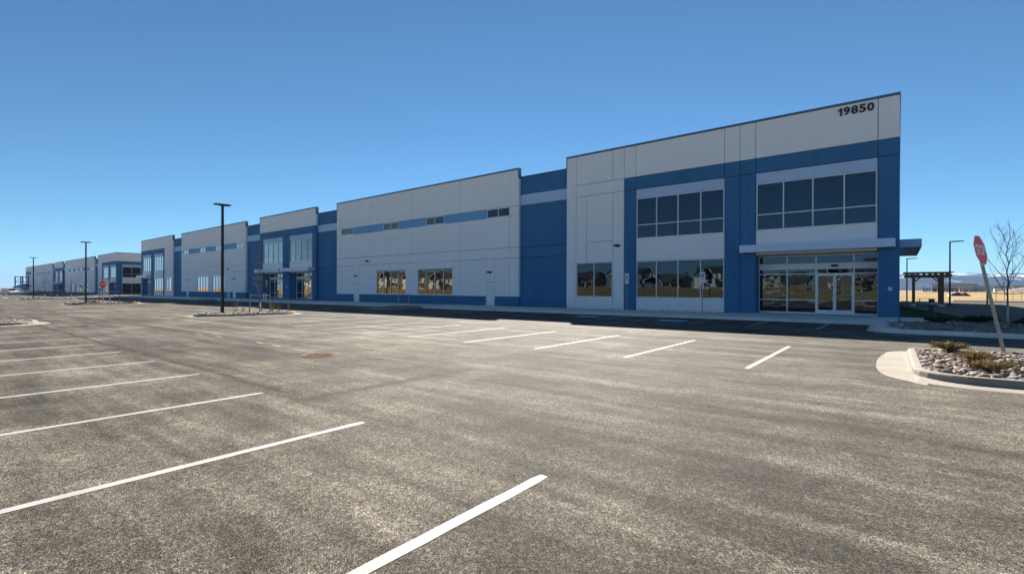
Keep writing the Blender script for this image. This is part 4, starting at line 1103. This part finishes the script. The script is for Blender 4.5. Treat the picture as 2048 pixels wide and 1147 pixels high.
# ------------------------------------------------------------------ houses across the field (seen mirrored in the windows)
M['roofs'] = [mat_plain('roof_shingles_%d' % k, c, .9, 0, .35, 8) for k, c in enumerate([(.055, .047, .04), (.08, .068, .055), (.045, .045, .048)])]
M['sid'] = [mat_plain('house_siding_%d' % k, c, .8, 0, .1, 3) for k, c in enumerate([(.30, .25, .18), (.62, .60, .54), (.20, .22, .20), (.45, .38, .28), (.16, .14, .12), (.72, .70, .64)])]
def house(x, y, w, d, h, sid, roof, label, stor=2, rz=0.0):
    H_ = thing('house', label, 'house', (x, y, ground_z(x, y) - .25), rz, 'houses across the field')
    sm = M['sid'][sid]; rm = M['roofs'][roof]
    MB().box(-w/2, w/2, -d/2, d/2, 0, h).build('wall', sm, H_)
    def gable(name, x0, x1, y0, y1, z, rise, along, o=.45):
        mb = MB()
        if along == 'x':
            c = (y0 + y1) / 2; k = rise / ((y1 - y0) / 2)
            vs = [(x0-o, y0-o, z-o*k), (x1+o, y0-o, z-o*k), (x1+o, c, z+rise), (x0-o, c, z+rise), (x0-o, y1+o, z-o*k), (x1+o, y1+o, z-o*k)]
            up = [(a, b, e+.22) for a, b, e in vs]
        else:
            c = (x0 + x1) / 2; k = rise / ((x1 - x0) / 2)
            vs = [(x0-o, y0-o, z-o*k), (x0-o, y1+o, z-o*k), (c, y1+o, z+rise), (c, y0-o, z+rise), (x1+o, y0-o, z-o*k), (x1+o, y1+o, z-o*k)]
            up = [(a, b, e+.22) for a, b, e in vs]
        f = [(0,1,2,3), (3,2,5,4)]
        g = [tuple(reversed(q)) for q in f] + [tuple(i+6 for i in q) for q in f] + [(0,6,7,1), (4,5,11,10), (0,3,9,6), (3,4,10,9), (1,7,8,2), (2,8,11,5)]
        mb.add(vs + up, g); return mb.build(name, rm, H_)
    gable('roof', -w/2, w/2, -d/2, d/2, h, d * .26, 'x')
    mb = MB()
    for xx in (-w/2, w/2): mb.add([(xx, -d/2, h), (xx, d/2, h), (xx, 0, h + d*.26)], [(0,1,2)])
    mb.build('gable_wall', sm, H_)
    # front cross gable
    gw = w * .46; gx = -w * .2; y1 = d/2 + 1.4
    MB().box(gx-gw/2, gx+gw/2, d/2 - .5, y1, 0, h * .86).build('front_wing', sm, H_)
    gable('wing_roof', gx-gw/2, gx+gw/2, 0, y1, h * .86, gw * .42, 'y', .4)
    mb = MB(); mb.add([(gx-gw/2, y1, h*.86), (gx+gw/2, y1, h*.86), (gx, y1, h*.86 + gw*.42)], [(0,1,2), (2,1,0)]); mb.build('gable_wall', sm, H_)
    mb = MB()
    for s in (-1, 1): mb.tube([(gx + s*(gw/2+.4), y1+.42, h*.86 - .4*.84 + .1), (gx, y1+.42, h*.86 + gw*.42 + .1)], .14, 4)
    mb.build('barge_board', M['white'], H_)
    def win(xc, yf, z, ww=1.3, hh=1.5):
        f = MB(); f.box(xc-ww/2-.12, xc+ww/2+.12, yf, yf+.08, z-.12, z+hh+.12); f = f.build('window', M['white'], H_)
        for s in (-1, 1): MB().box(xc + s*ww/4 - ww/4 + .05, xc + s*ww/4 + ww/4 - .05, yf+.081, yf+.10, z, z+hh).build('pane', M['dark'], f)
    for fl in range(stor):
        z = .9 + fl * 2.9
        win(gx, y1, z, 1.9, 1.5)
        for xx in (w*.16, w*.36): win(xx, d/2, z)
    MB().box(w*.04, w*.5, d/2 + .02, d/2 + 1.9, 2.55, 2.8).build('porch_roof', rm, H_)
    for xx in (w*.06, w*.27, w*.48): MB().box(xx-.1, xx+.1, d/2+1.6, d/2+1.8, 0, 2.55).build('porch_post', M['white'], H_)
    return H_
names = ['tan gabled house', 'dark grey house', 'low brown ranch house', 'white two-storey house', 'olive green house', 'beige wide house']
spec = [(6, 4.9, 0, 1, 1), (-12, 5.6, 4, 2, 2), (-31, 3.4, 3, 1, 1), (-50, 5.6, 5, 0, 2), (-68, 3.3, 4, 1, 1), (-86, 5.4, 2, 2, 2), (-105, 4.2, 0, 0, 1), (-124, 5.6, 1, 2, 2)]
words = ['tan gabled house across the field from the corner entrance', 'dark two-storey house across the field, beside the tan gabled one', 'low beige house with white porch posts across the field', 'white two-storey house across the field next to the low beige one', 'low dark-walled house across the field beyond the white one', 'olive two-storey house with dark roof across the field', 'tan house with broad front gable mirrored in the two-pane window', 'pale two-storey house ending the detached row across the field']
for k, (x, h, sd, rf, st) in enumerate(spec):
    house(x, -112 + 4 * math.sin(k * 2.1), 14.5, 10.5, h, sd, rf, words[k], st)
for k in range(9):
    house(-150 - 20 * k, -94, 15.5, 11, 6.0, 5 if k % 3 else 1, k % 3, 'cream two-storey townhouse with front gable in the row across the field', 2)
# edge of the lot toward the field
edge = link('lot_edge', None); tag(edge, 'pale kerb edging the lot toward the field', None, None, 'structure')
kerb([Vector((x, -12.6)) for x in frange(-200, 60, 6)][::-1], edge, False, 12, outward=1)
MB().add([(-300, -19.5, .02), (60, -19.5, .02), (60, -18.0, .02), (-300, -18.0, .02)], [(0,1,2,3)]).build('footpath', M['gutter'], edge)

# ------------------------------------------------------------------ far surroundings on the other side
def mat_mountain():
    m, nt, b = new_mat('forested_mountain')
    v = coords(nt); n = noise_tex(nt, v, .006, 9, .68); n2 = noise_tex(nt, v, .02, 6, .7)
    c = ramp(nt, n2, [(.35, (.022, .030, .030)), (.52, (.045, .052, .045)), (.68, (.11, .10, .08))])
    geo = nd(nt, 'ShaderNodeSeparateXYZ'); nt.links.new(v, geo.inputs[0])
    hgt = nd(nt, 'ShaderNodeMapRange'); hgt.inputs[1].default_value = 20; hgt.inputs[2].default_value = 110; hgt.inputs[3].default_value = -.08; hgt.inputs[4].default_value = .13
    nt.links.new(geo.outputs[2], hgt.inputs[0])
    ad = nd(nt, 'ShaderNodeMath', operation='ADD'); nt.links.new(n, ad.inputs[0]); nt.links.new(hgt.outputs[0], ad.inputs[1])
    s = ramp(nt, ad.outputs[0], [(.57, 0.0), (.62, 0.9)])
    nt.links.new(mixc(nt, s, c, (.72, .75, .80)), b.inputs['Base Color']); b.inputs['Roughness'].default_value = .95
    b.inputs['Specular IOR Level'].default_value = 0.0
    bump(nt, b, n2, .8, 14)
    return m
M['mountain'] = mat_mountain()
mb = MB(); vs = []; NA, NR = 150, 16
for i in range(NA):
    az = R(-38 + 100 * i / (NA - 1))
    hgt = 100 + 26 * noise.noise(Vector((math.degrees(az) * .11, 3.1, 0))) + 16 * noise.noise(Vector((math.degrees(az) * .42, 1.7, 0)))
    for j in range(NR):
        f = j / (NR - 1); dist = 2700 + 1700 * f
        prof = math.sin(min(1, f * 1.35) * math.pi / 2) ** 1.3
        x, y = math.sin(az) * dist, math.cos(az) * dist
        z = hgt * prof + 20 * prof * noise.noise(Vector((x * .004, y * .004, 0))) + 9 * f * noise.noise(Vector((x * .013, y * .013, 5)))
        vs.append((x, y, z - 3))
mb.add(vs, [(i*NR+j, (i+1)*NR+j, (i+1)*NR+j+1, i*NR+j+1) for i in range(NA-1) for j in range(NR-1)])
mt = mb.build('mountains', M['mountain'], None, smooth=True); tag(mt, 'blue snow-patched mountains along the horizon', None, None, 'structure')
# rocky hillock on the plain
M['hill'] = mat_plain('stony_brown_hill', (.24, .17, .11), .95, 0, .6, .35)
hx, hy = at(2120, 420); mb = MB(); vs = []; NN = 26
for j in range(NN):
    for i in range(NN):
        u, v = i/(NN-1)*2-1, j/(NN-1)*2-1; r2 = min(1, u*u + v*v)
        vs.append((hx + u*42, hy + v*30, -.4 + 7.2 * (1 - r2) ** 1.2 + 1.1 * (1 - r2) * noise.noise(Vector((u*5, v*5, 2)))))
mb.add(vs, [(j*NN+i, j*NN+i+1, (j+1)*NN+i+1, (j+1)*NN+i) for j in range(NN-1) for i in range(NN-1)])
hl = mb.build('hillock', M['hill'], None, smooth=True); tag(hl, 'stony brown hillock on the plain', None, None, 'structure')

def barn(px, t, w, h, d, wall, roof, label, name='far_house', rz=0.0, rise=.35):
    x, y = at(px, t); B = thing(name, label, 'house', (x, y, ground_z(x, y) - .2), rz, 'houses on the far plain')
    MB().box(-w/2, w/2, -d/2, d/2, 0, h).build('wall', wall, B)
    mb = MB(); o = .5
    vs = [(-w/2-o, -d/2-o, h), (w/2+o, -d/2-o, h), (w/2+o, 0, h + d*rise), (-w/2-o, 0, h + d*rise), (-w/2-o, d/2+o, h), (w/2+o, d/2+o, h)]
    mb.add(vs, [(0,1,2,3), (3,2,5,4), (0,3,4), (1,5,2), (0,4,5,1)]); mb.build('roof', roof, B)
    for k in range(max(2, int(w / 6))):
        xx = -w/2 + (k + .5) * w / max(2, int(w / 6)); MB().box(xx-.6, xx+.6, -d/2-.06, -d/2-.01, 1.0, 2.2).build('window', M['white'], B)
barn(1908, 500, 34, 4.0, 13, M['sid'][4], M['roofs'][0], 'long dark-roofed building on the far plain', 'far_barn')
barn(1931, 470, 9, 3.2, 9, mat_plain('brick_red_siding', (.36, .14, .07), .9), M['roofs'][1], 'small brick-red building beside the long dark one')
for k, (px, t, w, sd) in enumerate(((1962, 560, 14, 2), (1985, 600, 15, 1), (2003, 540, 12, 5), (2026, 580, 16, 1), (2042, 520, 12, 5))):
    barn(px, t, w, 4.2, 9, M['sid'][sd], M['roofs'][k % 3], ('olive house on the plain past the brick-red building', 'cream house on the plain past the olive one', 'white house on the plain between two cream ones', 'broad cream house on the plain near the hillock', 'white house at the foot of the hillock')[k])
def far_tree(px, t, h, label, seed, w=.45):
    rnd = random.Random(seed); x, y = at(px, t); T = thing('conifer_tree', label, 'tree', (x, y, ground_z(x, y) - .1), 0, 'dark conifers on the plain')
    MB().tube([(0,0,0), (0,0,h*.5)], [.14, .06], 5).build('trunk', M['bark'], T); mb = MB()
    for k in range(260):
        f = rnd.random() ** .8; a = rnd.uniform(0, 6.28); r = (1 - f) * w * h * .5 * rnd.uniform(.3, 1.1) + .1; p = Vector((math.cos(a) * r, math.sin(a) * r, h * (.12 + .88 * f)))
        d = Vector((math.cos(a), math.sin(a), -.2)) * h * .12; s = Vector((-math.sin(a), math.cos(a), .3)) * h * .05
        mb.add([p - s, p + s, p + d], [(0,1,2)])
    mb.build('crown', M['evergreen'], T)
for k, px in enumerate((1848, 1853.5, 1859.5, 1866, 1871)): far_tree(px, 330, 3.4, 'small dark conifer in the row seen between the pergola posts', 80 + k)
for k, (px, t) in enumerate(((1950, 640), (1957, 600), (1972, 660), (1992, 640), (2012, 620), (2034, 640))): far_tree(px, t, 7.5, 'dark conifer among the houses on the far plain', 90 + k, .9)
px_, py_ = at(1918, 152); mb = MB(); vs = []; NN = 13
for j in range(NN):
    for i in range(NN):
        u, v = i/(NN-1)*2-1, j/(NN-1)*2-1; vs.append((u*3.0, v*1.6, 1.25 * max(0, 1 - abs(u)**3) * max(0, 1 - v*v) * (1 + .35 * noise.noise(Vector((u*3, v*3, 9)))) - .02))
mb.add(vs, [(j*NN+i, j*NN+i+1, (j+1)*NN+i+1, (j+1)*NN+i) for j in range(NN-1) for i in range(NN-1)])
pile = mb.build('soil_pile', M['black'], None, smooth=True, loc=(px_, py_, ground_z(px_, py_))); tag(pile, 'low black covered pile on the dry field', 'pile')
for k in range(5):
    x, y = at(1975 + 17 * k, 66 + 5 * k); f = MB().tube([(0,0,0), (0,0,1.5)], .03, 5).build('survey_post', M['wood'], None, loc=(x, y, 0)); tag(f, 'thin timber post at the edge of the dry field', 'post', 'thin posts by the field')
# pale kerb and road edge beyond the side parking
fe = link('field_edge', None); tag(fe, 'pale concrete edge between side lot and field', None, None, 'structure')
MB().box(6.5, 60, 99.6, 103, -.02, .14).build('concrete_edge', M['gutter'], fe)

# ------------------------------------------------------------------ vehicles and gantry at the far end of the lot
M['car_white'] = mat_plain('white_car_paint', (.75, .75, .74), .3, 0, .04)
M['tyre'] = mat_plain('tyre_rubber', (.02, .02, .02), .9)
M['carglass'] = mat_glass('car_glass', 0.0)
def van(loc, rz, label, L=5.6, H=2.3, cargo=True):
    V = thing('white_van', label, 'van', loc, rz, 'white vans at the far end')
    w = .95
    prof = [(-L/2, .45), (-L/2, H), (L*.18, H), (L*.33, H*.62), (L/2 - .1, H*.52), (L/2, .45)] if cargo else [(-L/2, .5), (-L/2, 1.1), (-L*.12, 1.1), (-L*.08, 1.8), (L*.16, 1.8), (L*.27, 1.12), (L/2 - .05, 1.02), (L/2, .5)]
    n = len(prof); mb = MB(); mb.add([(x, -w, z) for x, z in prof] + [(x, w, z) for x, z in prof], [tuple(range(n-1, -1, -1)), tuple(range(n, 2*n))] + [(i, (i+1) % n, n+(i+1) % n, n+i) for i in range(n)])
    mb.build('body', M['car_white'], V)
    for s in (-1, 1):
        y = s * (w + .004); x0, x1 = (L*.10, L*.30) if cargo else (-L*.06, L*.20); z0, z1 = (H*.62, H*.92) if cargo else (1.15, 1.7)
        mb = MB(); mb.add([(x0, y, z0), (x1, y, z0), (x1 - .35, y, z1), (x0, y, z1)], [(0,1,2,3) if s < 0 else (3,2,1,0)]); mb.build('side_window', M['carglass'], V)
        for x in (-L*.31, L*.31):
            wh = MB(); wh.tube([(x, s*(w-.2), .36), (x, s*(w+.02), .36)], .36, 16); wh = wh.build('wheel', M['tyre'], V)
            MB().tube([(x, s*(w+.0), .36), (x, s*(w+.03), .36)], .2, 12).build('rim', M['galv'], wh)
    mb = MB(); 
    if cargo: mb.add([(L*.19, -w*.9, H - .08), (L*.325, -w*.9, H*.66), (L*.325, w*.9, H*.66), (L*.19, w*.9, H - .08)], [(0,1,2,3)]); mb.v = [(x + .03, y, z + .04) for x, y, z in mb.v]
    else: mb.add([(L*.165, -w*.9, 1.76), (L*.268, -w*.9, 1.16), (L*.268, w*.9, 1.16), (L*.165, w*.9, 1.76)], [(0,1,2,3)]); mb.v = [(x + .03, y, z + .03) for x, y, z in mb.v]
    mb.build('windscreen', M['carglass'], V)
    for s in (-1, 1): MB().box(L/2 - .12, L/2 + .012, s*.65 - .15, s*.65 + .15, .75, .9).build('headlight', M['white'], V)
def place(px, t): 
    x, y = at(px, t); return (x, y, gz(x, y))
van(place(19, 165), R(20), 'white cargo van parked beyond the long low island')
van(place(32, 172), R(200), 'white pickup parked between the cargo van and the blue canopy', 5.4, 1.8, False)
van(place(44, 180), R(25), 'white cargo van half hidden by the far warehouse corner', 6.2, 2.4)
gx_, gy_ = at(43.5, 205)
ga = thing('steel_gantry', 'dark open steel frame tower rising behind the parked vans', 'frame tower', (gx_, gy_, gz(gx_, gy_)), VIEW_RZ)
for sx in (-1.6, 1.6):
    for sy in (-1.2, 1.2): MB().box(sx-.15, sx+.15, sy-.15, sy+.15, 0, 6.9).build('column', M['black'], ga)
for z in (2.4, 4.6, 6.7):
    for sy in (-1.2, 1.2): MB().box(-1.45, 1.45, sy-.1, sy+.1, z-.12, z+.12).build('cross_beam', M['black'], ga)
for z0, z1 in ((2.4, 4.6), (4.6, 6.7)):
    mb = MB(); mb.tube([(-1.6, -1.2, z0), (1.6, -1.2, z1)], .07, 4); mb.build('brace', M['galv'], ga)
cx_, cy_ = at(44, 195)
bc = thing('blue_canopy_shed', 'low blue-roofed shed under the steel frame tower', 'shed', (cx_, cy_, gz(cx_, cy_)), VIEW_RZ)
for sx in (-2.3, 2.3):
    for sy in (-1.2, 1.2): MB().box(sx-.08, sx+.08, sy-.08, sy+.08, 0, 2.6).build('post', M['galv'], bc)
mb = MB(); mb.add([(-2.7, -1.6, 2.3), (2.7, -1.6, 2.9), (2.7, 1.6, 2.9), (-2.7, 1.6, 2.3), (-1.4, 0, 3.2), (2.2, 0, 3.7)], [(0,1,5,4), (2,3,4,5), (0,4,3), (1,2,5), (3,2,1,0)]); mb.build('roof', M['signblue'], bc)

# ------------------------------------------------------------------ hazy air over the plain
hz = MB().box(-9500, 9500, -3200, 9500, -4.5, 150).build('haze', None); tag(hz, 'thin pale haze over the plain', None, None, 'stuff')
hm = bpy.data.materials.new('pale_haze'); hm.use_nodes = True; nt = hm.node_tree
for q in list(nt.nodes): nt.nodes.remove(q)
o_ = nt.nodes.new('ShaderNodeOutputMaterial'); v_ = nt.nodes.new('ShaderNodeVolumePrincipled')
v_.inputs['Color'].default_value = (.33, .56, 1.0, 1); v_.inputs['Density'].default_value = 1.1e-4; v_.inputs['Anisotropy'].default_value = 0.0
nt.links.new(v_.outputs[0], o_.inputs['Volume']); hz.data.materials.append(hm)
